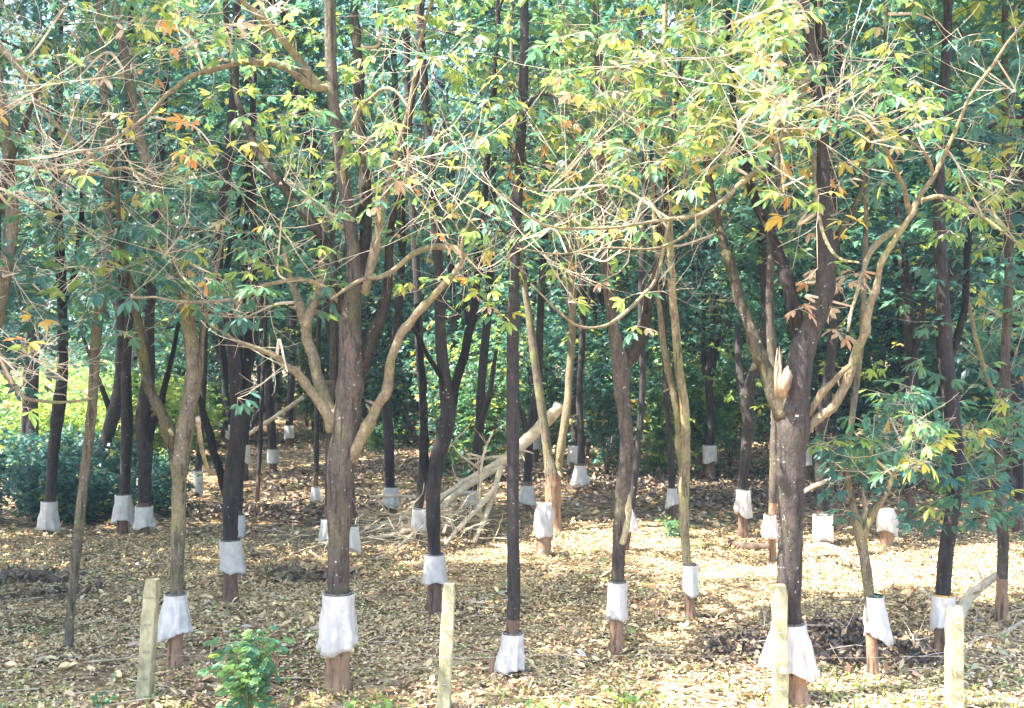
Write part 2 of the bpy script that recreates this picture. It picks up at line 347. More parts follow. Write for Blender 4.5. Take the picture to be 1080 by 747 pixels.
# short yellow-green grass along the near edge
mb = MB(); n = 2600; x = rng.uniform(-5.6, 5.6, n); y = 10.2 + rng.gamma(1.6, .45, n); k = (np.sin(x * 2.1) + np.sin(x * 5.3 + y * 3) > -.3) & (y < 15); x = x[k]; y = y[k]; n = len(x)
D = np.stack([rng.normal(0, .5, n), rng.normal(0, .5, n), np.ones(n)], -1); B = np.stack([x, y, gz(x, y)], -1)
L = rng.uniform(.03, .11, n); blades(mb, B, D, np.stack([rng.normal(0, 1, n), rng.normal(0, 1, n), np.zeros(n) + .1], -1), L, L * .22 + .004, np.clip(rng.normal(.56, .07, n), .3, .7), 0)
tag(mb.build('grass', M['leaf']), 'sparse short yellow-green grass along the near edge', 'grass', kind='stuff')

# ------------------------------------------------------------------ air
def _air(n, l, p, out):
    n.remove(p); v = n.new('ShaderNodeVolumePrincipled'); v.inputs['Color'].default_value = (.62, .80, 1, 1); v.inputs['Density'].default_value = .0007
    v.inputs['Anisotropy'].default_value = .2; l.new(v.outputs[0], out.inputs['Volume'])
mb = MB(); hv = np.array([[x, y, z] for z in (-1.4, 45) for x, y in ((-75, -6), (75, -6), (75, 114), (-75, 114))], float)
mb.add(hv, [[3, 2, 1, 0], [4, 5, 6, 7], [0, 1, 5, 4], [1, 2, 6, 5], [2, 3, 7, 6], [3, 0, 4, 7]])
hz = mb.build('haze', mat('air', _air), smooth=False); tag(hz, 'thin bluish haze hanging between the trees', 'haze', kind='stuff')

# ------------------------------------------------------------------ trees
TREES = []      # (x, y) of everything standing, so rows behind keep their distance
def conv(pts, Yd, y_end, py_end=None):
    """(px, py, r px) control points -> 3D points and radii, depth drifting from Yd to Yd + y_end"""
    k = len(pts); t = np.linspace(0, 1, k); Yk = Yd + y_end * t ** 1.3
    P = np.array([at(p[0], p[1], yy) for p, yy in zip(pts, Yk)]); r = np.array([p[2] for p in pts]) * Yk / F * .86
    return P, r
def resample(P, r, sub):
    Q = spline(np.hstack([P, r[:, None]]), sub); return Q[:, :3], np.maximum(Q[:, 3], .002)
def kink(Q, q):
    n = len(Q); Q = Q.copy(); q = q.copy()
    a = rng.normal(0, 1, (n // 3 + 2, 3)); t = np.linspace(0, len(a) - 1.001, n); i = t.astype(int); f = (t - i)[:, None]
    Q += (a[i] * (1 - f) + a[i + 1] * f) * q[:, None] * .26 * np.linspace(0, 1, n)[:, None].clip(0, .3) / .3
    for _ in range(max(1, n // 8)):
        j = random.randint(1, n - 1); q[max(0, j - 1):j + 1] *= random.uniform(1.04, 1.14); q[j + 1:] *= .96
    return Q, q
def grow(mb, p, d, L, r, lvl, tips, droop=0.):
    n = 5; pts = [p]; d = unit(np.asarray(d, float))
    for i in range(n):
        d = unit(d + rng.normal(0, .13, 3) + np.array([0, 0, .06 - droop])); pts.append(pts[-1] + d * L / n)
    pts = np.array(pts); mb.tube(pts, np.linspace(r, r * .45, n + 1), 4 if r < .008 else 6)
    tips.append(pts[-1])
    if lvl > 0:
        for _ in range(random.choice((2, 3, 3))):
            i = random.randint(1, n); dd = unit(d + rng.normal(0, .75, 3)); grow(mb, pts[i], dd, L * random.uniform(.4, .75), r * .6, lvl - 1, tips, droop)
def crown_points(cx, cy, zlo, zhi, rad, n, clump=True):
    """clumped points through a crown's volume, with gaps"""
    m = max(8, n // 9); th = rng.random(m) * 6.283; rr = rad * np.sqrt(rng.random(m)); u = rng.random(m) ** .85
    c = np.stack([cx + rr * np.cos(th) * (1 - .45 * u), cy + rr * np.sin(th) * (1 - .45 * u), zlo + (zhi - zlo) * u], -1)
    P = c[rng.integers(0, m, n)] + rng.normal(0, 1, (n, 3)) * np.array([.55, .55, .38]); return P[P[:, 2] > zlo - .6]
def traced_tree(label, Yd, trunk, limbs=(), sprays=(), bark='grey', crown=None, panel=.55, top=None, group=None, name='rubber_tree', pal='green', K=6):
    """trunk / limbs in photograph pixels, at the tree's own distance. crown = (n, zlo, zhi, radius)"""
    P, r = conv(trunk, Yd, random.uniform(-.3, .3) * .0)
    limbk = .84; base = P[0].copy(); base[2] = float(gz(base[0], base[1])); TREES.append((base[0], base[1]))
    root = thing(name, label, 'tree', base, group)
    P = np.vstack([[base[0], base[1], base[2] - .12], P]); r = np.concatenate([[r[0] * 1.2], r])
    zt = 0.
    if top:                                             # carry the stem on above the picture's edge
        d = unit(P[-1] - P[-2]); d = unit(d + np.array([0, 0, .6])); z = P[-1][2]; k = 0
        while z < top and k < 8:
            nxt = P[-1] + d * (top - P[-1][2]) / max(1, 3 - k) * .9; P = np.vstack([P, nxt]); r = np.append(r, r[-1] * .75); d = unit(d + rng.normal(0, .18, 3) + [0, 0, .1]); z = nxt[2]; k += 1
    Q, q = resample(P, r, 6)
    h = Q[:, 2] - base[2]; q = q * (1 + .30 * np.exp(-np.maximum(h, 0) / .09))
    tn = np.clip((panel - h) / .30 + .5, 0, 1) if panel else np.zeros(len(h))
    mb = MB(); mb.tube(Q, q, 12 if q.max() > .05 else 8, tn, .035)
    for _ in range(3 + len(trunk) // 2):                # burrs and knots on the bark
        i = random.randint(3, len(Q) - 4)
        if h[i] > 1.7: 
            o = rng.normal(0, 1, 3) * [1, 1, .2]; o = unit(o); c = Q[i] + o * q[i] * .8; mb.tube(np.array([c - o * q[i] * .2, c + o * q[i] * .12, c + o * q[i] * .3]), np.array([.5, .42, .2]) * q[i], 6)
    mb.build('trunk', M[bark], root, base)
    sk = [Q]; skr = [q]
    for lb in limbs:
        lb = list(lb); lm = lb.pop() if isinstance(lb[-1], str) else None; ye = random.choice((-1, 1)) * random.uniform(.2, .9); tp = 0
        if isinstance(lb[-1], (int, float)): ye = lb.pop()
        LP, lr = conv(lb, Yd, ye); lr = lr * np.linspace(1, limbk, len(lr))
        if lb[-1][1] < 12 and crown:
            d = unit(LP[-1] - LP[-2]) 
            for k in range(3): d = unit(d + rng.normal(0, .2, 3) + [0, 0, .25]); LP = np.vstack([LP, LP[-1] + d * .7]); lr = np.append(lr, lr[-1] * .7)
        LQ, lq = resample(LP, lr, 6); LQ, lq = kink(LQ, lq); m = MB(); m.tube(LQ, lq, 10 if lq.max() > .03 else 6, 0., .06)
        for _ in range(len(LQ) // 9):                   # broken twig stubs and collars along the limb
            i = random.randint(3, len(LQ) - 2); o = unit(rng.normal(0, 1, 3)); e = LQ[i] + o * lq[i] * random.uniform(1.5, 3.2)
            m.tube(np.array([LQ[i], (LQ[i] + e) / 2, e]), np.array([.55, .36, .22]) * lq[i], 6); m.build('branch', M[lm or ('palebranch' if max(p[2] for p in lb) < 6.3 and bark != 'dark' else bark)], root, base)
        sk.append(LQ); skr.append(lq)
    SK = np.vstack(sk); SR = np.concatenate(skr)
    tw = MB(); lf = MB(); st = tw
    for sp in sprays:
        px, py, R_, n, prob, pl = sp[:6]; lv = sp[6] if len(sp) > 6 else 1
        c = at(px, py, Yd + random.uniform(-.8, .5)); Rm = R_ * Yd / F
        D2 = np.linalg.norm(SK - c, axis=1) + (SK[:, 2] < base[2] + .9) * 50 + np.maximum(SK[:, 2] - c[2], 0) * .3
        j = int(np.argmin(D2)); s0 = SK[j]; r0 = min(SR[j] * .6, .02)
        mid = (s0 + c) / 2 + rng.normal(0, .12, 3) + [0, 0, .12 * D2[j] if D2[j] < 3 else .3]
        SP = spline(np.array([s0, mid, c, c + unit(c - mid) * Rm * .4]), 6)
        tw.tube(SP, np.linspace(max(r0, .009), .006, len(SP)), 6)
        tips = []
        for _ in range(int(n * 1.25)):
            p = SP[random.randint(len(SP) // 3, len(SP) - 1)]; tgt = c + rng.normal(0, .8, 3) * [Rm, min(Rm, .8), Rm * .8]
            v = tgt - p; L = np.linalg.norm(v) + .12; grow(tw, p, v, min(L, 1.5), random.uniform(.0028, .0055), lv, tips)
        tips = np.array(tips); tips = tips[rng.random(len(tips)) < prob * (.52 if prob < .96 else .8)]
        if len(tips): whorls(lf, tips, random.choice((4, 5)), .165, pl, 2, .12, None, .35, st, pertone=(pl in ('mix', 'yellow')))
    if crown:
        n, zlo, zhi, rad = crown; top_p = Q[-1]
        C = crown_points(top_p[0], top_p[1], zlo, zhi, rad, int(n * (2.1 if Yd < 19 else 2.3))); C = thin(C)
        for c in C[::22]:
            j = int(np.argmin(np.linalg.norm(SK - c, axis=1) + np.maximum(SK[:, 2] - c[2], 0))); 
            SP = spline(np.array([SK[j], (SK[j] + c) / 2 + [0, 0, .25], c]), 4); tw.tube(SP, np.linspace(.02, .007, len(SP)), 4)
        whorls(lf, C, K, .18, pal, 1 if Yd < 18 else 0, .15)
    if tw.v: tw.build('twigs', M['twig'] if bark != 'dark' else M[bark], root, base)
    if lf.v: lf.build('crown', M['leaf'], root, base, smooth=False)
    return root

T = traced_tree
# --- front row, left to right
T('rubber tree at the left edge throwing bare pinkish twigs into the picture', 11.2,
  [(-34, 738, 12), (-34, 640, 11), (-30, 540, 11), (-22, 440, 10), (-10, 360, 10), (4, 290, 9), (12, 240, 8), (10, 180, 7), (2, 110, 6), (-10, 30, 5)],
  [[(2, 300, 7), (-4, 250, 6), (0, 200, 5), (14, 160, 5), (30, 120, 4), (44, 90, 3), -.3], [(-10, 350, 5), (4, 385, 4), (20, 415, 3), (40, 422, 2.6), (75, 424, 2.0), (98, 420, 1.5), -.2],
   [(-12, 180, 5), (20, 170, 4), (60, 180, 3.6), (95, 183, 3), (130, 178, 2.4), (160, 190, 1.5), -.4], [(-10, 40, 5), (20, 70, 4), (40, 110, 3), (80, 150, 3), (110, 176, 2), -.4]],
  [(30, 100, 60, 12, .10, 'mix', 2), (45, 170, 60, 12, .05, 'yellow', 2), (25, 210, 45, 9, .05, 'blue', 2), (45, 385, 38, 10, .02, 'mix', 2), (20, 395, 30, 7, 0, 'mix', 2), (35, 300, 35, 3, .1, 'mix', 1), (10, 290, 25, 4, .5, 'blue', 1), (60, 20, 50, 8, .5, 'mix', 1)],
  'mossy', (190, 7.4, 11.5, 2.8), top=9)
T('slender greenish leaning sapling trunk left of the yellow-stained post', 13.0,
  [(72, 684, 5), (75, 640, 5), (79, 600, 5.5), (83, 560, 6), (88, 510, 6), (93, 470, 6), (97, 430, 6), (99, 400, 6), (101, 360, 6.5), (106, 320, 6.5), (113, 285, 6), (114, 230, 5), (112, 150, 5), (107, 60, 4.5), (105, 0, 4)],
  [], [(120, 60, 60, 8, .5, 'mix'), (95, 130, 30, 4, .4, 'blue')], 'mossy', (150, 8.2, 12, 2.3), top=10, panel=0)
T('mossy forked rubber tree behind the left fence post', 12.2,
  [(184, 706, 10), (186, 640, 8), (187, 600, 8), (188, 560, 9), (189, 510, 9), (191, 475, 12), (199, 430, 10), (205, 390, 10), (200, 350, 9), (195, 310, 8.5), (186, 270, 7.5), (178, 237, 7), (163, 190, 6), (148, 148, 6), (134, 70, 5.5), (120, 0, 5)],
  [[(192, 500, 7), (182, 468, 9), (168, 435, 8), (155, 400, 7.5), (148, 350, 7), (140, 310, 6.5), (133, 280, 6), (127, 255, 5), (122, 190, 4), (116, 110, 3), -.4],
   [(205, 425, 4), (209, 400, 4.5), (214, 352, 4), (222, 310, 3.5), (232, 270, 3), (240, 220, 2.5), .5],
   [(208, 440, 4), (212, 470, 3), (222, 500, 2.5), .6]],
  [(120, 262, 46, 12, .95, 'blue'), (180, 262, 52, 14, .95, 'blue'), (90, 282, 28, 6, .9, 'blue'), (215, 285, 30, 5, .8, 'mix'), (185, 300, 60, 6, .15, 'mix', 2), (150, 100, 60, 5, .4, 'mix'), (85, 80, 40, 5, .8, 'blue')],
  'mossy', (230, 7.8, 12, 3.0), top=10)
T('large many-stemmed rubber tree with a long bare branch arching left', 11.6,
  [(356, 724, 15), (357, 650, 13.5), (357, 590, 13), (358, 540, 15), (359, 500, 17), (364, 460, 17), (368, 420, 17), (371, 380, 16), (369, 345, 14), (372, 310, 11), (373, 270, 9), (364, 200, 8), (356, 140, 7.5), (350, 90, 7.5), (348, 0, 7)],
  [[(352, 455, 10), (346, 430, 9), (334, 390, 8), (324, 350, 7.5), (316, 320, 7), (307, 300, 5), (300, 260, 4), .6, 'palebranch'],
   [(322, 345, 6), (331, 322, 5.5), (339, 300, 6), (340, 270, 5), (345, 230, 4), .5],
   [(356, 452, 8), (338, 428, 6.5), (316, 400, 6), (300, 384, 5), (285, 372, 4), (255, 362, 3), (222, 343, 2), -.6, 'palebranch'],
   [(352, 506, 8), (367, 485, 8.5), (383, 456, 8), (400, 422, 7.5), (411, 393, 7), (421, 356, 7), (437, 334, 6), (458, 312, 5.5), (474, 295, 4.5), (486, 275, 4), (489, 252, 3), (500, 220, 2), -.8, 'palebranch'],
   [(374, 400, 11), (386, 375, 10), (396, 350, 9.5), (406, 320, 8), (410, 285, 7), (415, 230, 5), (428, 150, 5), (440, 80, 4.5), (446, 0, 4), .4],
   [(378, 300, 9), (386, 260, 8), (386, 200, 8), (380, 130, 7), (376, 60, 7), (374, 0, 6), .8],
   [(384, 310, 6), (396, 260, 6), (404, 220, 5), (416, 170, 4.5), (432, 110, 3.5), (440, 60, 3), (452, 10, 3), -.4],
   [(362, 330, 8), (345, 260, 6.5), (310, 210, 6), (285, 180, 5.5), (262, 140, 5), (248, 90, 4.5), (240, 30, 4), (238, 0, 4), .9],
   [(352, 92, 5), (330, 91, 5.4), (300, 71, 4.6), (270, 66, 4.2), (245, 68, 4), (210, 78, 4), (180, 97, 3.8), (150, 127, 3.7), (120, 147, 3.4), (95, 165, 3), (70, 184, 2.4), (50, 200, 1.6), -1.2],
   [(338, 93, 6), (322, 75, 6), (300, 45, 5.5), (275, 18, 5), (250, -5, 4.5), -.5],
   [(487, 262, 4), (450, 262, 4), (407, 289, 3), (380, 296, 3), (350, 315, 2.2), -.5],
   [(366, 330, 3), (344, 304, 3.2), (318, 296, 3.2), (285, 299, 3.2), (262, 310, 3.2), (237, 316, 3), (200, 319, 2.7), (165, 314, 2.2), (138, 314, 1.6), -.9],
   [(366, 215, 3), (362, 170, 3), (378, 120, 3), (398, 98, 3), (415, 95, 2.5), (432, 115, 2), -.8]],
  [(70, 165, 55, 9, .05, 'yellow', 2), (150, 195, 60, 6, .03, 'mix', 2), (238, 32, 50, 9, .75, 'yellow'), (290, 30, 50, 7, .6, 'yellow'), (227, 160, 16, 5, 1, 'orange', 0), (190, 30, 50, 7, .6, 'yellow'),
   (300, 190, 70, 10, .45, 'lime'), (295, 255, 60, 9, .5, 'green'), (430, 170, 80, 14, .4, 'mix'), (450, 220, 60, 10, .3, 'yellow'), (500, 280, 55, 9, .08, 'mix', 2), (270, 330, 50, 7, .15, 'green', 2), (450, 60, 70, 8, .5, 'lime'), (400, 40, 60, 7, .5, 'green'),
   (330, 210, 50, 6, .35, 'mix'), (380, 230, 50, 6, .3, 'mix'), (300, 380, 40, 4, .2, 'green'), (380, 150, 60, 7, .5, 'lime')],
  'grey', (330, 7.4, 12.5, 3.6), top=9.5)
T('straight dark tree carrying the torn rain guard and a wooden stub', 12.0,
  [(538, 708, 8), (541, 660, 8), (542, 620, 8), (541, 560, 7.5), (541, 500, 7.5), (541, 450, 8), (541, 400, 8), (541, 350, 7.5), (542, 310, 7), (544, 250, 6.5), (547, 190, 6), (551, 110, 6), (553, 50, 5.5), (553, 0, 5)],
  [], [(600, 110, 70, 12, .75, 'yellow'), (555, 170, 60, 10, .4, 'mix', 2), (520, 230, 60, 8, .2, 'yellow', 2), (505, 110, 50, 6, .4, 'lime'), (590, 60, 60, 6, .6, 'lime')], 'dark', (170, 8, 12.5, 2.6), top=10)
T('grey tree parting into a wide fork above the small rain guard', 12.9,
  [(650, 687, 9), (651, 640, 8), (652, 600, 8), (653, 570, 8.5), (656, 530, 9), (658, 505, 9), (661, 480, 9), (660, 450, 8.5), (656, 415, 9), (655, 385, 11), (648, 350, 7), (642, 310, 6.5), (637, 260, 6), (634, 200, 5.5), (634, 130, 5), (630, 50, 4.5), (628, 0, 4)],
  [[(657, 390, 8), (668, 373, 8), (678, 352, 7), (684, 325, 7), (691, 297, 7), (697, 260, 7), (702, 220, 6), (706, 170, 5.5), (710, 120, 5), (718, 80, 4.5), (726, 30, 4), (728, 0, 4), .3], [(662, 480, 5), (667, 465, 3), .05], [(660, 500, 4), (662, 540, 6), (656, 575, 4), -.1]],
  [(640, 90, 70, 10, .7, 'yellow'), (690, 60, 60, 8, .7, 'yellow'), (630, 180, 60, 10, .3, 'mix', 2), (700, 170, 60, 10, .3, 'yellow', 2), (700, 290, 45, 6, .05, 'mix', 2), (600, 30, 50, 5, .6, 'green')], 'grey', (190, 8.3, 12.5, 2.8), top=10)
T('slim pale twin-stemmed tree in the middle of the sunlit ground', 14.6,
  [(728, 652, 6.5), (725, 600, 6), (722, 560, 6), (721, 520, 6.5), (723, 480, 6), (722, 430, 5.5), (716, 390, 5.5), (713, 350, 5), (709, 310, 5), (707, 260, 4.5), (703, 180, 4), (700, 90, 4), (702, 0, 3)],
  [[(721, 510, 5), (718, 480, 5), (713, 430, 5), (705, 390, 5), (698, 350, 4.5), (694, 310, 4), (692, 250, 3.5), (688, 180, 3), .3]],
  [(745, 250, 40, 5, .2, 'mix')], 'pale', (150, 8.5, 12, 2.2), top=9.5)
big = T('massive dark tree with a splintered stump limb and sawn-off arm', 10.9,
  [(838, 750, 19), (835, 705, 16), (832, 650, 15), (833, 600, 15), (834, 550, 15.5), (834, 500, 18), (836, 455, 21), (839, 415, 19), (845, 375, 16), (856, 345, 14), (869, 310, 13), (871, 270, 12), (868, 220, 9), (868, 150, 8), (860, 80, 8), (848, 0, 7)],
  [[(828, 440, 14), (812, 400, 10), (798, 365, 9.5), (785, 328, 9), (774, 290, 8.5), (765, 258, 7.5), (756, 230, 7), (748, 190, 6.5), (744, 140, 6), (736, 90, 5.5), (728, 0, 5), .7, 'mossy'],
   [(850, 385, 10), (838, 325, 9), (824, 276, 8.5), (809, 240, 7.5), (790, 193, 7), (776, 120, 6), (770, 60, 5), (768, 0, 5), .9],
     [(838, 474, 7), (850, 455, 6.5), (866, 438, 6.5), (880, 426, 6.5), (894, 402, 6.8), (903, 375, 6.5), (911, 345, 6.5), (920, 312, 6), (927, 286, 6), (940, 258, 5.5), (955, 238, 5.5), (966, 213, 5), (985, 187, 4.5), (1003, 148, 4.2), (1022, 105, 4), (1045, 70, 3.6), (1082, 20, 3), -1.0, 'palebranch'],
   [(852, 440, 5), (862, 420, 5), (876, 404, 4.5), (896, 385, 4), -.3],
   [(962, 220, 4), (970, 212, 3), (990, 208, 3), (1010, 212, 2.6), (1040, 232, 2.3), (1082, 262, 2), -.9],
   [(960, 226, 4), (952, 195, 3), (940, 168, 2.6), (926, 140, 2), -.7], [(985, 187, 3), (978, 165, 2.6), (965, 152, 2.2), (945, 144, 1.6), -.9],
   [(952, 240, 4.5), (930, 252, 4), (914, 275, 3.6), (902, 310, 3), (894, 350, 2.5), -.6], [(872, 270, 7), (888, 240, 5), (905, 210, 4), (914, 160, 4), (930, 90, 3), (934, 0, 3), .6, 'mossy'],
   [(866, 60, 6), (846, 92, 6), (832, 118, 7), (826, 148, 6), (816, 160, 4.2), (798, 180, 4), (775, 200, 4), (755, 217, 4), (735, 228, 4), (700, 232, 3.6), (660, 238, 3), (620, 241, 2.6), (572, 236, 2.2), (530, 205, 1.6), -1.3, 'palebranch'],
   [(706, 231, 3), (700, 262, 2.6), (688, 300, 2.4), (664, 325, 2.4), (640, 343, 2.2), (612, 345, 2), (590, 330, 1.8), (560, 300, 1.3), -1.2],
   [(750, 218, 2.6), (720, 250, 2), (690, 262, 1.8), (640, 262, 1.6), (590, 268, 1.4), (545, 262, 1.2), -1.2],
   [(858, 165, 3), (860, 200, 2.6), (866, 240, 2.6), (882, 270, 2.4), (905, 277, 1.8), -1.2],
   [(860, 130, 7), (866, 60, 8), (862, 10, 9), (858, -20, 9), .1]],
  [(760, 60, 70, 14, .8, 'yellow'), (800, 110, 70, 14, .7, 'yellow'), (870, 60, 70, 14, .75, 'yellow'), (880, 130, 60, 12, .75, 'yellow'), (860, 170, 50, 9, .6, 'orange'), (720, 150, 60, 10, .5, 'yellow', 2),
   (670, 230, 70, 9, .15, 'mix', 2), (600, 200, 70, 9, .25, 'yellow', 2), (620, 270, 60, 7, .08, 'mix', 2), (770, 160, 60, 9, .3, 'yellow', 2), (790, 20, 60, 8, .8, 'lime'), (730, 20, 50, 7, .7, 'lime'), (920, 100, 60, 8, .5, 'mix'), (893, 322, 20, 5, 1, 'dry', 0), (868, 300, 12, 2, 1, 'dry', 0),
   (985, 150, 50, 6, .3, 'blue'), (1030, 215, 40, 6, .5, 'lime'), (560, 250, 60, 7, .1, 'mix', 2), (850, 225, 40, 6, .3, 'mix'), (1060, 90, 50, 6, .6, 'blue')],
  'char', (380, 7.2, 12.5, 3.8), top=9.5)
m = MB(); o0 = np.array(big.location)
for k in range(16):                                     # broken-off limb: a sheaf of splinters of uneven length
    a = k * 2.4; rr_ = .05 * math.sqrt((k + .5) / 16); b0 = at(823, 418, 10.72) + [rr_ * math.cos(a), rr_ * math.sin(a), 0]; hh = random.uniform(.22, .50) * (1.1 - rr_ * 4)
    m.tube(np.array([b0, b0 + [-.01, 0, hh * .5], b0 + [random.uniform(-.02, .02), random.uniform(-.02, .02), hh]]), np.array([.024, .018, .004]), 6, 0., .25)
m.build('splintered_stub', M['tornwood'], big, o0)
m = MB(); c0 = at(829, 402, 10.66); m.tube(np.array([c0 + [-.02, .05, -.16], c0 + [-.01, 0, -.06], c0 + [.01, -.01, .06], c0 + [.03, .06, .14]]), np.array([.015, .04, .045, .012]), 8, 0., .2); m.build('torn_wood', M['tornwood'], big, o0)
T('thin crooked forked tree with a green band over its rain guard', 11.8,
  [(921, 717, 7), (919, 670, 7), (917, 630, 6.5), (912, 590, 6.5), (908, 570, 7), (905, 552, 7), (900, 535, 4.5), (894, 505, 4.5), (894, 475, 4.2), (898, 445, 4), (903, 408, 3.8), (908, 365, 3.5), (911, 310, 3.2), (913, 240, 3), (914, 180, 2.5)],
  [[(907, 572, 5.5), (914, 558, 5), (924, 538, 4.5), (936, 514, 4), (947, 488, 3), (952, 460, 2.4), -.3], [(906, 556, 4), (912, 540, 3.6), (910, 515, 2), .1]],
  [(922, 505, 32, 6, .97, 'blue', 1), (908, 485, 28, 5, .97, 'blue'), (955, 475, 42, 7, .9, 'green'), (985, 490, 40, 5, .7, 'mix', 1), (945, 455, 36, 4, .8, 'green')], 'mossy', None)
T('leaning dark trunk behind the right-hand post with an orange-rimmed guard', 12.6,
  [(993, 695, 9), (994, 640, 9), (997, 590, 9), (1001, 560, 9), (1006, 530, 8.5), (1009, 490, 8.5), (1006, 440, 8), (1000, 390, 8), (996, 340, 8), (993, 290, 8), (990, 220, 7), (992, 140, 6), (998, 60, 6), (1000, 0, 5)],
  [[(1000, 380, 5), (1012, 350, 5), (1018, 310, 4.5), (1022, 250, 4), (1030, 190, 3), .5]],
  [(1000, 520, 34, 7, .97, 'blue'), (1015, 500, 35, 5, .97, 'blue'), (985, 460, 45, 5, .8, 'green'), (975, 30, 80, 14, .9, 'deep'), (960, 110, 70, 12, .9, 'deep'), (1020, 130, 60, 10, .9, 'deep'), (1010, 300, 50, 8, .8, 'blue')], 'dark', (280, 6.9, 12, 2.8), top=10, pal='dark')
T('brown trunk with a pale broken scar near the right edge', 14.4,
  [(1056, 655, 7.5), (1057, 610, 7), (1058, 570, 6.5), (1055, 530, 7), (1050, 500, 6), (1055, 460, 6.5), (1060, 420, 7), (1060, 380, 6), (1062, 340, 5.5), (1064, 280, 5), (1062, 200, 5), (1060, 100, 4), (1060, 0, 4)],
  [[(1052, 510, 4), (1042, 490, 3), (1020, 478, 2.5), (990, 470, 2), -.5], [(1058, 430, 4), (1042, 400, 3.5), (1030, 360, 3), (1018, 300, 2.5), -.3]],
  [(1045, 470, 40, 8, .9, 'green'), (1010, 470, 45, 8, .9, 'mix'), (1050, 330, 45, 9, .6, 'mix'), (1060, 240, 40, 8, .7, 'lime'), (1060, 400, 35, 6, .6, 'blue'), (1055, 120, 50, 8, .8, 'green'), (1045, 190, 50, 7, .6, 'lime')], 'grey', (220, 7.8, 12.5, 2.6), top=10)
# --- second row
T('dark rubber tree forked low behind the mossy one, grey guard at waist height', 15.44,
  [(243, 636, 10), (243, 570, 9), (243, 535, 10), (244, 505, 10), (249, 470, 9), (250, 430, 8), (247, 380, 7.5), (240, 330, 6.5), (230, 285, 6), (236, 207, 6), (243, 148, 6), (249, 60, 5), (250, 0, 5)],
  [[(241, 530, 6), (230, 490, 5.5), (221, 455, 5), (212, 425, 4), (205, 395, 3.5), (204, 360, 3), .3], [(236, 300, 4), (245, 250, 4), (255, 200, 3.5), (262, 170, 3), -.3], [(250, 440, 5), (258, 400, 5), (262, 340, 5), (258, 270, 4), (262, 180, 4), (268, 90, 3.5), .6]],
  [(250, 200, 50, 7, .4, 'green'), (220, 330, 50, 5, .4, 'dark')], 'dark', (200, 7.8, 12.5, 2.6), top=10)
T('dark burred tree forking at head height beside the brush pile', 15.1,
  [(458, 642, 9), (458, 590, 8), (457, 540, 8.5), (457, 515, 9.5), (461, 485, 9.5), (469, 458, 9.5), (473, 432, 10), (469, 400, 8), (465, 360, 7), (464, 320, 7), (462, 270, 6), (456, 200, 6), (450, 120, 5), (444, 40, 5), (442, 0, 4)],
  [[(474, 436, 7), (482, 400, 6), (491, 370, 6), (499, 330, 6), (505, 290, 5.5), (512, 210, 5), (518, 100, 4), (524, 0, 4), .5], [(455, 520, 6), (449, 490, 6), (447, 450, 5.5), (446, 410, 5), (443, 370, 4.5), (440, 320, 4), .4], [(474, 440, 5), (466, 400, 3.5), (452, 375, 3.5), (438, 350, 3), (430, 345, 2.5), -.4]],
  [(480, 130, 60, 8, .6, 'green'), (420, 120, 50, 6, .5, 'green'), (490, 40, 50, 7, .7, 'lime')], 'dark', (240, 7.8, 12.5, 2.8), top=10)
T('reddish-based tree split into a narrow V behind the capped stump', 21.5,
  [(584, 562, 10), (583, 530, 9.5), (583, 505, 9.5), (578, 480, 6), (574, 450, 5.5), (569, 415, 5.5), (564, 380, 5), (559, 340, 4.5), (553, 300, 4), (546, 240, 4), (540, 150, 4), (540, 50, 3)],
  [[(586, 508, 6), (590, 480, 6), (597, 440, 5.5), (601, 400, 5), (603, 350, 5), (602, 300, 5), (600, 230, 4.5), (602, 150, 4), (606, 60, 3.5), (608, 0, 3), .5]], [(600, 250, 40, 5, .5, 'dark')], 'mossy', (260, 5.8, 13, 2.9), top=12, panel=1.1)
def mid(label, py, trunk, limbs=(), bark='dark', n=170, zlo=5.2, pal='dark', panel=.5, rad=2.7, sprays=()):
    Yd = depth(py); last = trunk[-1]
    if last[1] > 60:                                    # fork above the part that shows
        pass
    return T(label, Yd, trunk, limbs, sprays, bark, (n, zlo, 13.5, rad), panel, max(10.5, H + .36 * Yd), pal=pal, K=6)
mid('dark curved trunk at left with a ragged guard low above the undergrowth', 564, [(51, 564, 6), (53, 525, 6.5), (57, 470, 7), (62, 430, 8), (66, 390, 6.5), (66, 340, 6), (64, 280, 6), (60, 200, 6), (62, 100, 5), (62, 0, 5)], [[(64, 330, 4), (78, 290, 4), (86, 230, 3.5), (90, 150, 3)]])
mid('thick dark trunk at far left lit red along one side', 492, [(34, 492, 8), (33, 440, 8), (34, 380, 8), (37, 300, 7), (42, 200, 6), (40, 100, 5), (40, 0, 5)], [[(24, 492, 4), (26, 420, 4), (30, 350, 3.5)]], n=240, rad=3.2)
mid('dark trunk leaning right behind the greenish sapling', 522, [(98, 522, 7), (106, 485, 7.5), (116, 450, 8), (126, 415, 9), (129, 370, 8), (127, 310, 7), (122, 240, 6), (118, 120, 5), (116, 0, 5)], [[(118, 440, 4), (108, 410, 3), (98, 385, 2.5), (86, 350, 2)]], n=220, rad=3)
mid('upright dark trunk with a round white guard, third from the left', 567, [(128, 567, 7), (131, 520, 6.5), (133, 480, 6.5), (134, 440, 7), (133, 390, 6), (136, 330, 5), (130, 240, 5), (134, 120, 4), (140, 0, 4)])
mid('broad dark trunk just left of the mossy forked tree', 568, [(152, 568, 6), (152, 530, 7), (153, 480, 9), (151, 440, 9), (156, 390, 7), (158, 330, 6), (163, 250, 5.5), (172, 120, 5), (180, 0, 4)], [[(155, 470, 5), (168, 430, 5), (178, 390, 4), (190, 340, 3)]])
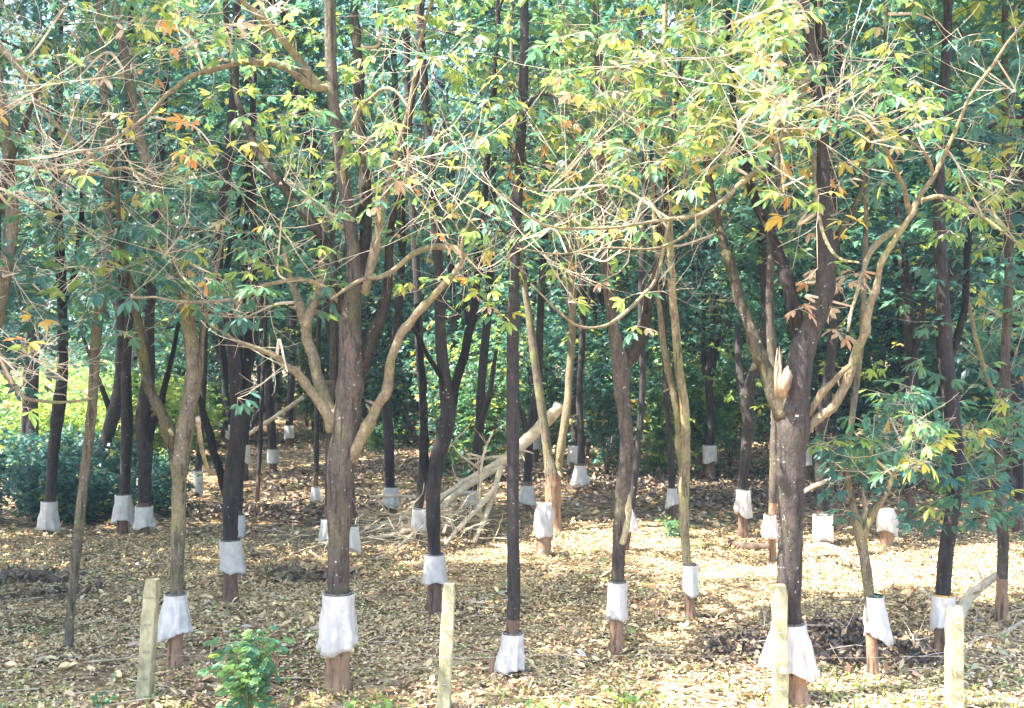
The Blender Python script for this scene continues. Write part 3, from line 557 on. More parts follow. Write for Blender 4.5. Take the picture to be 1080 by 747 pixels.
mid('thin dark trunk with a small guard between the first two big trees', 520, [(209, 520, 4), (210, 480, 4), (214, 420, 4), (216, 340, 3.5), (212, 240, 3), (216, 120, 3)])
mid('dark trunk hidden behind the low forked tree, white guard peeping out', 568, [(252, 568, 5), (252, 520, 5), (256, 460, 5), (262, 380, 5), (268, 280, 4.5), (266, 150, 4), (270, 0, 4)])
mid('slim pole-like trunk without a guard between the second and third big trees', 535, [(271, 535, 2.6), (274, 480, 2.6), (276, 420, 2.6), (280, 340, 2.5), (282, 240, 2.3), (284, 120, 2)], n=110, rad=2)
mid('knobbly far trunk with a guard close to the ground left of the big tree', 497, [(288, 497, 4.5), (287, 460, 5), (284, 430, 6), (283, 400, 5), (278, 360, 4.5), (276, 280, 4), (280, 150, 3.5)], [[(283, 425, 4), (270, 440, 3.5), (262, 460, 3)]])
mid('straight far trunk with a faint guard above the sunlit clearing', 475, [(305, 475, 4.2), (305, 440, 4), (307, 400, 4), (308, 340, 4), (306, 250, 3.5), (310, 120, 3)])
mid('thin dark stem with a sagging guard beside the big tree', 520, [(333, 520, 3), (334, 470, 3), (334, 420, 3), (336, 350, 3), (338, 250, 2.6)], n=120)
mid('reddish pole standing tight against the big many-stemmed tree', 560, [(346, 560, 4), (346, 500, 4), (348, 440, 3.5), (351, 380, 3.5), (350, 300, 3.5), (352, 200, 3)], bark='grey', n=110)
mid('tall purple-dark trunk rising behind the crossing stems', 556, [(371, 556, 5), (368, 500, 6), (360, 420, 7), (348, 330, 8), (336, 250, 8.5), (330, 170, 9), (318, 110, 9), (300, 40, 9), (288, 0, 8)], [[(326, 150, 6), (318, 100, 6), (306, 50, 5), (298, 0, 4)]], n=200)
mid('knobby dark trunk behind the left end of the brush pile', 545, [(413, 545, 6), (411, 500, 6), (410, 460, 6.5), (408, 430, 5.5), (412, 390, 5), (420, 330, 5), (424, 240, 4.5), (418, 120, 4), (412, 0, 4)])
mid('dark trunk with a narrow guard just left of the burred tree', 575, [(440, 575, 5), (441, 540, 5.5), (446, 500, 6), (447, 440, 5), (443, 380, 5), (440, 300, 5), (434, 200, 4.5), (430, 100, 4), (428, 0, 4)])
mid('dark trunk behind the fallen limb with a guard in the brush', 545, [(495, 545, 6), (500, 500, 6), (506, 450, 6), (508, 400, 5.5), (515, 320, 5), (520, 200, 4), (522, 80, 4)], [[(503, 460, 4), (516, 420, 4), (524, 370, 3)]])
mid('shadowed trunk with a grey guard to the right of the straight tree', 540, [(556, 540, 5.5), (557, 490, 5), (560, 450, 5), (568, 400, 5), (570, 330, 4.5), (576, 220, 4), (580, 100, 4)], [[(558, 460, 4), (548, 430, 3.5), (540, 400, 3)]])
mid('dark trunk with a low guard right of the V-shaped tree', 520, [(612, 520, 4.5), (613, 470, 4.5), (611, 420, 4), (614, 360, 4), (616, 260, 4), (622, 140, 3.5), (626, 20, 3)])
mid('slanting far trunk wearing a guard high on its stem', 482, [(619, 482, 3), (624, 440, 3.4), (628, 415, 3.4), (632, 370, 3), (636, 280, 3)], n=130)
mid('dark trunk behind the wide-forked grey tree', 580, [(660, 580, 4), (668, 520, 4), (674, 460, 4), (678, 400, 4), (676, 320, 4), (680, 200, 4), (676, 80, 3.5)], n=140)
mid('small trunk with a guard left of the pale twin stems', 545, [(709, 545, 4), (708, 500, 4), (706, 460, 3.6), (702, 400, 3.6), (700, 320, 3.5), (690, 200, 3)])
mid('dark bulging trunk topped by a bright tuft of leaves', 568, [(784, 568, 6), (783, 520, 5.5), (786, 480, 6.5), (790, 445, 8), (788, 420, 9), (800, 380, 7), (808, 330, 6), (804, 250, 6), (812, 150, 5), (816, 40, 5)], [[(787, 425, 6), (780, 390, 5), (778, 340, 4)]], sprays=[(798, 413, 16, 5, 1, 'lime', 0)])
mid('dark trunk showing behind the massive tree to its right', 575, [(868, 575, 7), (868, 530, 8), (866, 480, 8), (868, 430, 7), (876, 380, 6), (882, 300, 5), (880, 180, 5), (884, 60, 5)])
mid('trunk close behind the massive tree with a white cloth-like guard', 590, [(815, 590, 4), (815, 540, 5), (818, 480, 7), (820, 430, 8), (815, 380, 6), (812, 300, 5), (820, 180, 4), (828, 60, 4)], bark='grey', panel=.9)
mid('dark trunk half hidden by leaves right of the thin crooked tree', 545, [(962, 545, 6), (958, 500, 6), (960, 450, 6), (962, 400, 7), (958, 330, 6), (950, 240, 6), (946, 120, 5), (944, 0, 5)], [[(960, 390, 4), (972, 340, 4), (980, 280, 3)]], pal='deep', n=260)
mid('dark trunk beside the right edge behind the scarred one', 560, [(1073, 560, 6), (1074, 500, 6), (1070, 430, 6), (1072, 350, 6), (1078, 220, 5), (1080, 60, 5)], pal='deep', n=240)
mid('thick shadowed trunk in the dark foliage at upper right', 520, [(1006, 520, 9), (1004, 460, 9), (998, 400, 9), (994, 330, 8), (1002, 260, 8), (1010, 160, 7), (1008, 40, 6)], pal='deep', n=280, rad=3.2)

# --- rows behind: one kind of tree built four times over, then copied
def row_tree(seed, far):
    random.seed(seed); r_ = np.random.default_rng(seed)
    root = thing('rubber_tree', 'slender dark rubber tree in the shaded rows at the back', 'tree', (0, 0, 0), 'rubber trees in the rows at the back')
    zs = np.array([-.15, 0, 1, 2, 3, 4.3, 6, 8, 10.5]); wx = np.cumsum(r_.normal(0, .10, 9)) * np.linspace(0, 1.4, 9); wy = np.cumsum(r_.normal(0, .10, 9)) * np.linspace(0, 1.2, 9)
    P = np.stack([wx, wy, zs], -1); rr = np.array([.17, .15, .13, .125, .125, .10, .08, .06, .03]); Q, q = resample(P, rr, 3)
    m = MB(); m.tube(Q, q, 8, np.clip((.5 - Q[:, 2]) / .3 + .5, 0, 1), .05); m.build('trunk', M['dark'], root)
    SK = [Q]
    for k in range(3):
        z0 = r_.uniform(2.2, 5.5); j = int(np.argmin(abs(Q[:, 2] - z0))); a = r_.uniform(0, 6.28); d = np.array([math.cos(a) * .42, math.sin(a) * .42, 1.]); p = [Q[j]]
        for s_ in range(5): d = unit(d + r_.normal(0, .15, 3) + [0, 0, .2]); p.append(p[-1] + d * 1.3)
        LQ, lq = resample(np.array(p), np.linspace(.085, .025, 6), 3); m = MB(); m.tube(LQ, lq, 6); m.build('branch', M['dark'], root); SK.append(LQ)
    SK = np.vstack(SK); lf = MB(); C = crown_points(Q[-1][0] * .6, Q[-1][1] * .6, 4.0, 15.5, 3.1, 520)
    extra = crown_points(0, 0, 2.6, 6, 2.4, 80)
    tw = MB()
    for c in C[::9]:
        j = int(np.argmin(np.linalg.norm(SK - c, axis=1))); SP = spline(np.array([SK[j], (SK[j] + c) / 2 + [0, 0, .3], c]), 3); tw.tube(SP, np.linspace(.03, .01, len(SP)), 4)
    tw.build('twigs', M['dark'], root)
    whorls(lf, np.vstack([C, extra]), 6, .21, far, 0, .17); lf.build('crown', M['leaf_far'], root, smooth=False); return root
protos = [row_tree(100 + k, ('deep', 'dark', 'deep', 'deep', 'dark')[k]) for k in range(5)]
def copy_tree(o):
    c = o.copy(); COL.objects.link(c)
    for ch in o.children: d = ch.copy(); COL.objects.link(d); d.parent = c
    return c
random.seed(11); used = set(); spots = []
for iy, yy in enumerate(np.arange(27, 91, 4.0)):
    for xx in np.arange(-46, 46, 3.1):
        x = xx + (iy % 2) * 1.6 + random.uniform(-.6, .6); y = yy + random.uniform(-.9, .9)
        if abs(x) > y * .47 + 2: continue
        px = CX + F * x / y
        if y > 31 and px < (130 if y < 58 else 0): continue
        if y > 66 and 840 < px < 1000 and random.random() < .5: continue
        if min((x - a) ** 2 + (y - b) ** 2 for a, b in TREES) < 4: continue
        if not clear_of_sun(x, y): continue
        spots.append((x, y))
for x, y in [(-8.4, 9.6), (-11.5, 11), (-10.5, 14.5), (-14, 13.5), (-13.5, 17.5), (-16.5, 21), (-8.0, 13.0), (-8.6, 14.6), (-9.5, 18), (-12, 21), (-13.5, 25), (8.6, 15.5), (11, 20), (13, 25), (-12.5, 9.5)]: spots.append((x, y))  # off-frame trees; the left ones are added to shade the floor
MARKS = [(0, None), (72, 'leaning sapling'), (190, 'mossy forked tree'), (245, 'low-forked tree'), (356, 'many-stemmed tree'), (457, 'burred tree'), (541, 'straight dark tree'), (584, 'V-shaped tree'),
         (655, 'wide-forked tree'), (720, 'twin-stemmed tree'), (836, 'massive tree'), (918, 'crooked tree'), (1000, 'leaning dark tree'), (1057, 'scarred tree'), (1081, None)]
def where(px):
    for (a, n1), (b, n2) in zip(MARKS[:-1], MARKS[1:]):
        if a <= px < b: return 'left of the ' + n2 if n1 is None else ('right of the ' + n1 if n2 is None else 'between the ' + n1.replace(' tree', '') + ' and ' + n2 + ('s' if 'sapling' not in n1 else ''))
    return 'added for shade beyond the left edge' if px < 0 else 'beyond the right edge'
ROWS = []
for x, y in spots:
    k = random.randrange(5); o = protos[k] if k not in used else copy_tree(protos[k]); used.add(k)
    o.location = (x, y, float(gz(x, y))); o.rotation_euler = (random.uniform(-.05, .05), random.uniform(-.05, .05), random.uniform(0, 6.28)); s = random.uniform(.85, 1.15); o.scale = (s, s, s)
    o['label'] = 'dark tree in ' + ('nearer' if y < 40 else 'middle' if y < 58 else 'farthest') + ' rows, ' + where(CX + F * x / y); ROWS.append((CX + F * x / y, y, o))

ORD = 'first second third fourth fifth sixth seventh eighth ninth tenth eleventh twelfth thirteenth fourteenth fifteenth sixteenth seventeenth eighteenth nineteenth twentieth twenty-first twenty-second'.split()
def number(lst):
    by = {}
    for px, y, o in lst: by.setdefault(o['label'], []).append((px, y, o))
    for l, g in by.items():
        if len(g) > 1:
            for k, (px, y, o) in enumerate(sorted(g, key=lambda q: q[:2])): o['label'] = l.replace('low leafy seedling clump in the shade', 'low seedling clump') + ', ' + ORD[min(k, 21)] + ' from left'
number(ROWS)
# ------------------------------------------------------------------ far wood closing the view
mb = MB(); n = 36000
x = rng.uniform(-62, 62, n); y = rng.uniform(95, 106, n); z = rng.random(n) ** .8 * 44 * (0.85 + .2 * np.sin(x * .35)); ok = ~((np.abs(x - 33) < 6) & (z < 3.0))
whorls(mb, np.stack([x, y, z], -1)[ok], 6, .42, 'dark', 0, .5)
tag(mb.build('far_wood', M['leaf_far'], smooth=False), 'dense green wood closing the view far behind the tree rows', 'wood', kind='stuff')

# ------------------------------------------------------------------ undergrowth
def shrub(seed, h, rad, nc, pal, L=.13, lod=0, name='shrub', label='', K=6, group=None):
    root = thing(name, label, 'shrub', (0, 0, 0), group); st = MB(); lf = MB(); r_ = np.random.default_rng(seed)
    tips = []
    for k in range(9 if h < 3 else 16):
        a = r_.uniform(0, 6.28); l = r_.uniform(.5, 1); e = np.array([math.cos(a) * rad * l * .8, math.sin(a) * rad * l * .8, h * r_.uniform(.6, 1)])
        SP = spline(np.array([[0, 0, 0], e * [.35, .35, .5], e]), 4); st.tube(SP, np.linspace(.014, .004, len(SP)), 4); tips.append(SP[3:])
    tips = np.vstack(tips); C = tips[r_.integers(0, len(tips), nc)] + r_.normal(0, 1, (nc, 3)) * [rad * .28, rad * .28, h * .14]; C = C[C[:, 2] > .05]
    st.build('stem', M['brownwood'], root); whorls(lf, C, K, L, pal, lod, L); lf.build('foliage', M['leaf'], root, smooth=False); return root
def scatter(proto, pts, labels=None):
    L_ = []
    for i, (x, y, s) in enumerate(pts):
        o = proto if i == 0 else copy_tree(proto)
        o.location = (x, y, float(gz(x, y)) - .02); o.rotation_euler = (0, 0, random.uniform(0, 6.28)); o.scale = (s * random.uniform(.85, 1.2), s * random.uniform(.85, 1.2), s)
        if labels: o['label'] = labels(x, y)
        L_.append((CX + F * x / y, y, o))
    number(L_)
sh_d = shrub(1, 1.1, .8, 230, 'deep', .11, label='dark green bush in the thicket at the left edge', group='dark bushes in the left thicket')
scatter(sh_d, [(-11.3 + .62 * i + random.uniform(-.2, .2), 23.0 + random.uniform(-.6, 2.2), random.uniform(.8, 1.25)) for i in range(7)] + [(-14 + 1.1 * i, 28 + random.uniform(-1, 1), 1.3) for i in range(5)], lambda x, y: 'dark green bush in the left thicket, ' + ('back row' if y > 26.5 else 'front row'))
sh_y = shrub(2, 2.6, 1.6, 380, 'lime', .2, label='sunlit yellow-green bush beyond the left-hand trunks', group='sunlit bushes beyond the left-hand trunks')
scatter(sh_y, [(-.47 * y_ + u * y_ * .16 + 1, y_, random.uniform(.7, 1.3)) for y_ in (36, 40, 45, 50, 56) for u in (-.1, .25, .55, .85)], lambda x, y: 'sunlit yellow-green bush beyond the left trunks, ' + {36: 'nearest', 40: 'second', 45: 'third', 50: 'fourth', 56: 'farthest'}[y] + ' row')
sh_c = shrub(8, 2.6, 1.8, 320, 'lime', .24, label='bright bush in the clearing beyond the right-hand trunks', group='bright bushes in the far right clearing')
scatter(sh_c, [(26 + 2.2 * i, 91 + random.uniform(-1, 1), random.uniform(.8, 1.1)) for i in range(6)])
sh_b = shrub(3, 1.5, 1.3, 240, 'dark', .17, label='dark green shrub along the back of the plantation floor', group='shrubs along the back of the plantation floor')
scatter(sh_b, [(random.uniform(-.46, .46) * y_, y_, random.uniform(.6, 1.5)) for y_ in np.linspace(60, 86, 56)], lambda x, y: ('far' if y > 62 else 'nearer') + ' dark shrub, ' + where(CX + F * x / y))
sh_m = shrub(4, .9, .6, 110, 'green', .12, label='low leafy seedling clump in the shade between the trunks', group='low seedling clumps between the trunks')
scatter(sh_m, [(at(px, 0, depth(py))[0], depth(py), s) for px, py, s in [(690, 500, 1), (742, 470, 1.3), (700, 475, 1.1), (1040, 505, 1), (470, 500, .8), (900, 500, 1), (930, 520, 1), (640, 470, 1.2), (176, 510, 1), (560, 480, 1), (400, 480, 1.2), (870, 560, .35), (712, 565, .4)]], lambda x, y: 'low leafy seedling clump in the shade, ' + where(CX + F * x / y))
for px, py, h, pal, lab in [(510, 510, 4.0, 'green', 'leafy young tree with bright green sprays behind the fallen limb'), (745, 500, 3.4, 'green', 'leafy young tree behind the pale twin stems'), (690, 475, 4.4, 'green', 'pale-leaved young tree between the wide-forked and twin-stemmed trees'),
                            (575, 480, 4.2, 'dark', 'young tree with dark leaves behind the narrow V-shaped tree'), (415, 470, 4.0, 'dark', 'young tree with drooping leaves behind the right arm of the big tree'), (960, 500, 4.0, 'deep', 'dense dark young tree in the shade at the right'), (900, 490, 4.4, 'deep', 'dark young tree just right of the massive tree'), (1045, 490, 4.2, 'deep', 'dark young tree in the shade by the right edge'),(800, 470, 4.6, 'dark', 'young tree half hidden by the massive tree'), (240, 470, 4.6, 'deep', 'dark young tree far back behind the low forked tree'),
    (470, 478, 4.6, 'blue', 'broad young tree behind the dark burred tree'), (640, 505, 4.4, 'blue', 'young tree with bluish leaves left of the wide-forked tree'), (770, 495, 5.0, 'green', 'tall young tree between the twin-stemmed and massive trees'), (545, 470, 5.2, 'green', 'tall young tree beyond the straight dark tree'),
    (1000, 515, 4.8, 'blue', 'broad young tree behind the leaning dark trunk at the right'), (860, 470, 5.4, 'blue', 'tall young tree seen through the crook of the massive tree'), (330, 455, 5.4, 'green', 'far young tree left of the big many-stemmed tree'), (180, 470, 5, 'blue', 'young tree far behind the mossy forked tree'), (400, 452, 5.2, 'green', 'far young tree above the brush pile')]:
    Yd = depth(py); o = shrub(px, h, 1.5, 420, pal, .17, 0, 'young_tree', lab, 6); x = (px - CX) * Yd / F; o.location = (x, Yd, 0); o['category'] = 'tree'

# ------------------------------------------------------------------ plastic rain guards
def guard(label, cx, yt, yb, wpx, base_py, r_px=None, capped=False, flare=1.25, lean=0., band=True, rim=None):
    Yd = depth(base_py); Yg = Yd; k = Yg / F
    top = at(cx, yt, Yg); bot = at(cx + lean, yb, Yg); Ht = top[2] - bot[2]; Wd = wpx * k / 2; r0 = (r_px or wpx * .28) * k
    r0 = min(r0, Wd * .8)
    root = thing('rain_guard', label, 'rain guard', (bot[0], bot[1], bot[2]), 'white plastic rain guards on the rubber trunks')
    nseg = 56; zs = np.array([0, .02, .06, .14, .26, .42, .6, .78, .92, 1.]); ph = rng.random(5) * 6.28; kk = rng.integers(2, 11, 5); V = []
    th = np.arange(nseg) * 2 * math.pi / nseg
    for i, u in enumerate(zs):
        prof = r0 + (Wd - r0) * u ** .6
        if capped: prof = Wd * math.sqrt(max(.0004, 1 - (1 - min(1, u * 3.2)) ** 2))
        pl = sum(np.cos(kk[j] * th + ph[j] + u * (1.2 if j % 2 else -1)) for j in range(5)) / 5
        crease = np.abs(np.cos(3.5 * th + ph[0] + 1.5 * np.sin(4 * u + ph[1]))) - .6 + rng.normal(0, .16, nseg)
        rr = prof * (1 + (.26 * pl + .17 * crease) * min(1, u * 1.6 + .1))
        rr = np.maximum(rr, (r_px or wpx * .28) * k * 1.32)
        zz = top[2] - Ht * u - (np.cos(th + ph[1]) * .14 + np.cos(2 * th + ph[2]) * .08 + np.cos(5 * th + ph[3]) * .025) * Ht * max(0, u - .5) * 1.6
        c = top * (1 - u) + bot * u
        V.append(np.stack([c[0] + rr * np.cos(th), c[1] + rr * np.sin(th), zz], -1))
    V = np.array(V); n0 = len(zs)
    inner = V[::-1].copy(); cen = inner.mean(1, keepdims=True); inner[..., :2] = cen[..., :2] + (inner[..., :2] - cen[..., :2]) * .975
    W = np.vstack([V, inner]).reshape(-1, 3); m = MB(); i = np.arange(2 * n0 - 1)[:, None] * nseg; j = np.arange(nseg)[None]; j2 = (j + 1) % nseg
    m.add(W, np.stack([i + j, i + nseg + j, i + nseg + j2, i + j2], -1).reshape(-1, 4)); m.build('skirt', M['plastic'], root, bot)
    if band and not capped:
        m = MB(); t2 = np.linspace(0, 6.283, 25); rb = r0 * 1.10
        for dz, rt in ((0, .007), (-.012, .005)): m.tube(np.stack([top[0] + rb * np.cos(t2), top[1] + rb * np.sin(t2), top[2] + dz + .01 + 0 * t2], -1), np.full(25, rt), 6)
        m.build('tie_band', rim or M['black'], root, bot)
    return root
M['orange'] = simplemat('orange_seal', (.5, .3, .06), (.6, .38, .1), 20)
M['greenband'] = simplemat('green_band', (.02, .07, .05), (.03, .1, .07), 20)
G = guard
G('wide white rain guard flaring on the large many-stemmed tree', 357, 626, 682, 42, 722.9, 13)
G('full white rain guard right of the leftmost post', 185, 627, 669, 34, 706, 9)
G('grey crumpled rain guard on the dark low-forked tree', 243, 570, 605, 24, 636, 9, lean=2)
G('pinkish rain guard on the dark burred tree', 458, 585, 617, 25, 642, 8.5)
G('torn rain guard reaching the ground beside a wooden stub', 541, 668, 709, 30, 711.2, 9, lean=-3)
G('narrow rain guard under a dark ring on the wide-forked tree', 651, 614, 655, 21, 687.7, 8)
G('very wide rain guard spreading behind the third fence post', 832, 657, 708, 56, 745.3, 14)
G('bluish rain guard hanging below a green band', 922, 629, 674, 28, 717, 7.5, lean=4, rim=M['greenband'])
G('rain guard with an orange rim beside the rightmost post', 995, 628, 664, 25, 695, 9.2, rim=M['orange'])
G('thin white rain guard clinging to the pale twin stems', 728, 596, 626, 15, 652, 6.5)
G('ragged rain guard at the left edge of the thicket', 52, 529, 557, 20, 564, 6.5)
G('round rain guard on the third trunk from the left', 130, 522, 552, 22, 567, 6.6)
G('puffy rain guard just left of the mossy forked tree', 152, 534, 558, 21, 568, 7)
G('small square rain guard high between two left trunks', 149, 503, 520, 9, 535, 3.6)
G('tiny rain guard on the thin trunk right of the mossy tree', 209, 497, 519, 9, 520, 4)
G('white rain guard peeping from behind the low-forked tree', 252, 543, 568, 12, 568, 5)
G('rain guard near the ground on the knobbly far trunk', 288, 474, 489, 13, 497, 4.7)
G('faint rain guard on a straight trunk above the clearing', 305, 449, 462, 9, 475, 4.1)
G('sagging rain guard at the foot of the thin dark stem', 333, 514, 530, 13, 534, 3.2)
G('rain guard showing left of the large tree trunk', 345, 548, 572, 17, 578, 5)
G('pale rain guard showing right of the large tree trunk', 372, 555, 582, 15, 590, 5)
G('grey rain guard behind the left end of the brush pile', 413, 514, 532, 18, 545, 6)
G('narrow rain guard left of the burred tree', 442, 537, 561, 16, 575, 5.5)
G('white rain guard half buried in the brush', 496, 517, 535, 15, 545, 5.8)
G('shadowed rain guard right of the straight dark tree', 556, 512, 532, 17, 540, 5.2)
G('domed rain guard in the shade behind the V-shaped tree', 612, 491, 513, 18, 520, 4.6)
G('rain guard high on the slanting far trunk', 628, 416, 432, 8, 482, 3.6)
G('white rain guard behind the wide-forked grey tree', 662, 537, 561, 24, 580, 4.4)
G('little rain guard left of the pale twin stems', 709, 515, 534, 13, 545, 4)
G('rain guard on the bulging trunk with a leaf tuft', 784, 517, 543, 18, 568, 5.8)
G('white cloth-like rain guard draped left of the massive trunk', 812, 543, 566, 18, 590, 5)
G('rain guard with a small round mark right of the massive trunk', 868, 543, 571, 19, 578, 8)
def stump(label, cx, ytop, base_py, r):
    Yd = depth(base_py); P = np.array([at(cx, base_py, Yd) + [0, 0, -.1], at(cx, base_py - 3, Yd), at(cx + 1, (ytop + base_py) / 2, Yd), at(cx + 1, ytop + 4, Yd)])
    rr = np.array([1.2, 1.1, 1, .95]) * r * Yd / F; Q, q = resample(P, rr, 5); root = thing('tree_stump', label, 'stump', at(cx, base_py, Yd)); TREES.append((P[0][0], Yd))
    m = MB(); m.tube(Q, q, 12, 0., .05); m.build('trunk', M['stump'], root, at(cx, base_py, Yd))
M['stump'] = simplemat('stump_bark', (.16, .10, .07), (.34, .23, .15), 10, .9, .5, (1, 1, .3))
stump('short brown stump under a domed guard before the V-shaped tree', 573, 532, 588, 7)
G('domed rain guard capping the short brown stump', 574, 531, 568, 20, 588, 6, capped=True, lean=-1)
stump('short grey stump under a guard at the right', 935, 538, 578, 6)
G('rain guard capping the grey stump at the right', 935, 537, 562, 20, 578, 6, capped=True)
stump('small wooden stub beside the torn rain guard', 519, 684, 710, 3)

seen = 0; FG = []
for x, y in sorted(spots, key=lambda q: q[1]):
    px = CX + F * x / y; bp = CY + H * F / y
    if 25 < y < 50 and 150 < px < 1060 and seen < 26 and random.random() < .6:
        seen += 1; FG.append((px, y, G('small pale rain guard, ' + where(px), px, bp - .95 * F / y, bp - .45 * F / y, .42 * F / y, bp, .15 * F / y)))
number(FG)
# ------------------------------------------------------------------ fence posts with strands of wire
def post(label, x0, y0, x1, y1, wpx, lean=0.):
    Yd = depth(y1); k = Yd / F; a = at(x1, y1, Yd); b = at(x0, y0, Yd); root = thing('fence_post', label, 'fence post', a, 'concrete fence posts along the near edge')
    m = MB(); w2 = wpx * k / 2; n = 14; tw = rng.normal(0, .0025, (n + 1, 4, 2)); V = []
    for i in range(n + 1):
        u = i / n; c = a * (1 - u) + b * u; ww = w2 * (1 - .08 * u)
        if i == n: ww *= .86
        ch = ww * .16
        for (sx, sy) in ((-1, -1), (1, -1), (1, 1), (-1, 1)):
            for q in ((1, 1 - ch / ww * 1.0), (1 - ch / ww * 1.0, 1)) if (sx * sy > 0) else ((1 - ch / ww, 1), (1, 1 - ch / ww)):
                V.append(c + [sx * ww * q[0] + rng.normal(0, .0028), sy * ww * q[1], -.15 if i == 0 else (-.006 if i == n and 0 else 0)])
    V = np.array(V); N_ = 8; i = np.arange(n)[:, None] * N_; j = np.arange(N_)[None]; j2 = (j + 1) % N_
    e = n * N_; m.add(V, np.vstack([np.stack([i + j, i + j2, i + N_ + j2, i + N_ + j], -1).reshape(-1, 4), [[e, e + 1, e + 2, e + 3], [e, e + 3, e + 4, e + 7], [e + 4, e + 5, e + 6, e + 7]]]))
    o = m.build('shaft', M['concrete'], root, a, smooth=False)
    for t in (.14, .36, .58, .80):                     # wire loops through the post's face
        c = a * (t) + b * (1 - t); m = MB(); m.tube(np.array([c + [-.03, -w2 - .006, .0], c + [-.01, -w2 - .012, .006], c + [.02, -w2 - .010, -.004], c + [.035, -w2 - .004, .004]]), np.full(4, .006), 6); m.build('staple', M['wire'], o, a)
post('yellow-green leaning concrete post at the left, before a rain guard', 161, 611, 152, 739, 15)
post('whitish concrete post left of centre, in front of the burred tree', 474, 616, 468, 746, 14)
post('mottled concrete post in front of the massive dark tree', 822, 617, 823, 752, 15)
post('lichen-yellow concrete post nearest the right edge', 1007, 640, 1006, 752, 16)

mb = MB(); xw = np.linspace(-5.6, 5.6, 60); Wz = float(at(0, 691, 10.85)[2]); P = np.stack([xw, 10.80 + .02 * np.sin(xw * 2), Wz + .012 * np.sin(xw * 1.3) + .006 * np.sin(xw * 5)], -1)
mb.tube(P, np.full(60, .0014), 4)
tag(mb.build('fence_wire', M['wire']), 'single thin wire strand strung low past the concrete posts', 'wire')
# ------------------------------------------------------------------ fallen wood
def log(label, pts, base_py=None, m='deadwood', side=(), name='fallen_branch', cat='branch', lift=0., Y0=None, Y1=None):
    """pts = (px, py, r px[, depth py]); without a depth py a point lies on the ground"""
    P = []; r = []
    for p in pts:
        Yd = depth(p[3]) if len(p) > 3 else depth(p[1]); q = at(p[0], p[1], Yd); rr = p[2] * Yd / F * .76
        if len(p) <= 3: q[2] = float(gz(q[0], q[1])) + rr * .8
        P.append(q); r.append(rr)
    P = np.array(P); Q, q = resample(P, np.array(r), 6); root = thing(name, label, cat, P[0]); mb = MB(); mb.tube(Q, q, 10 if max(r) > .03 else 6, 0., .06); mb.build('stem', M[m], root, P[0])
    if side:
        tw = MB(); tips = []
        for _ in range(side):
            i = random.randint(len(Q) // 4, len(Q) - 1); d = unit(Q[min(i + 1, len(Q) - 1)] - Q[i - 1] + rng.normal(0, .6, 3)); d[2] = abs(d[2]) * .4; grow(tw, Q[i], d, random.uniform(.3, .9), max(.006, q[i] * .4), 1, tips, .08)
        tw.build('twigs', M[m], root, P[0])
    return root
log('thick pale broken limb slanting down from behind the V-shaped tree', [(592, 428, 8.5, 552), (575, 445, 8.5, 552), (552, 468, 8, 553), (530, 487, 7, 555), (505, 500, 5, 557), (480, 515, 4.5, 560), (462, 528, 4, 563), (448, 545, 3, 567)], side=5)
log('second pale limb under the first, ending by the burred tree', [(530, 492, 4, 556), (505, 505, 4.5, 558), (480, 522, 4.5, 562), (455, 545, 4.5, 568), (430, 560, 4, 572), (392, 566, 3)], side=6)
log('pale forked prop leaning toward the straight tree', [(528, 495, 3.8, 558), (520, 520, 3.6, 562), (512, 545, 3.4, 568), (500, 572, 2.8, 576)], side=2)
log('bowed pale branch curving left from the prop', [(524, 512, 3.4, 562), (505, 535, 3.4, 568), (485, 556, 3, 575), (470, 574, 2.4, 580)], side=2)
log('short upright dead branch stuck in the brush', [(508, 560, 1.6, 565), (506, 520, 1.8, 563), (510, 480, 1.6, 561), (520, 455, 1.2, 560)], side=3)
log('long thin bleached stick lying across the brush pile', [(390, 524, 1.8, 556), (420, 523, 2, 557), (452, 525, 2, 558), (500, 521, 1.5, 560), (540, 517, 1, 560)], side=2)
log('pale stick poking left from the brush, upper one', [(455, 535, 3, 562), (430, 545, 2.6, 566), (402, 552, 2, 570)], side=5)
log('pale stick poking left from the brush, lower one', [(468, 532, 3, 565), (448, 552, 2.6, 572), (420, 577, 2, 584)], side=4)
log('short pale strut under the broken limb', [(482, 520, 2.4, 560), (474, 545, 2.4, 566), (468, 562, 2, 570)])
log('curved dead branch on the ground left of the brush pile', [(420, 498, 1.5), (432, 490, 2), (455, 486, 2), (470, 483, 1.5)], side=2)
mb = MB(); tips = []
for _ in range(70):
    px = random.gauss(440, 38); py = random.uniform(548, 584); Yd = depth(py); p = at(px, py, Yd); p[2] = float(gz(p[0], p[1])) + random.uniform(.02, .35)
    grow(mb, p, rng.normal(0, 1, 3) * [1.2, .6, .18], random.uniform(.5, 1.4), random.uniform(.006, .014), 1, tips, .05)
tag(mb.build('brush_pile', M['deadwood']), 'tangled heap of pale dry twigs beside the burred tree', 'brush pile', kind='stuff')
log('yellowish bent branch arching over the litter right of the massive tree', [(852, 578, 4.5, 592), (872, 576, 4.5, 592), (895, 588, 4.5, 600), (912, 600, 4), (925, 610, 3.4)], side=2)
log('pale log end lying by the massive trunk', [(848, 578, 2.6), (856, 592, 3.2), (861, 606, 3), (860, 622, 2)], side=1)
log('forked grey branch lying between the crooked tree and the dark leaning trunk', [(938, 584, 2), (952, 602, 2.6), (962, 615, 3), (978, 630, 3), (992, 640, 1.6)], 0, side=5)
log('long thin branch lying level at the crooked tree', [(892, 616, 2), (920, 618, 2.4), (950, 616, 2.4), (966, 612, 2)], side=4)
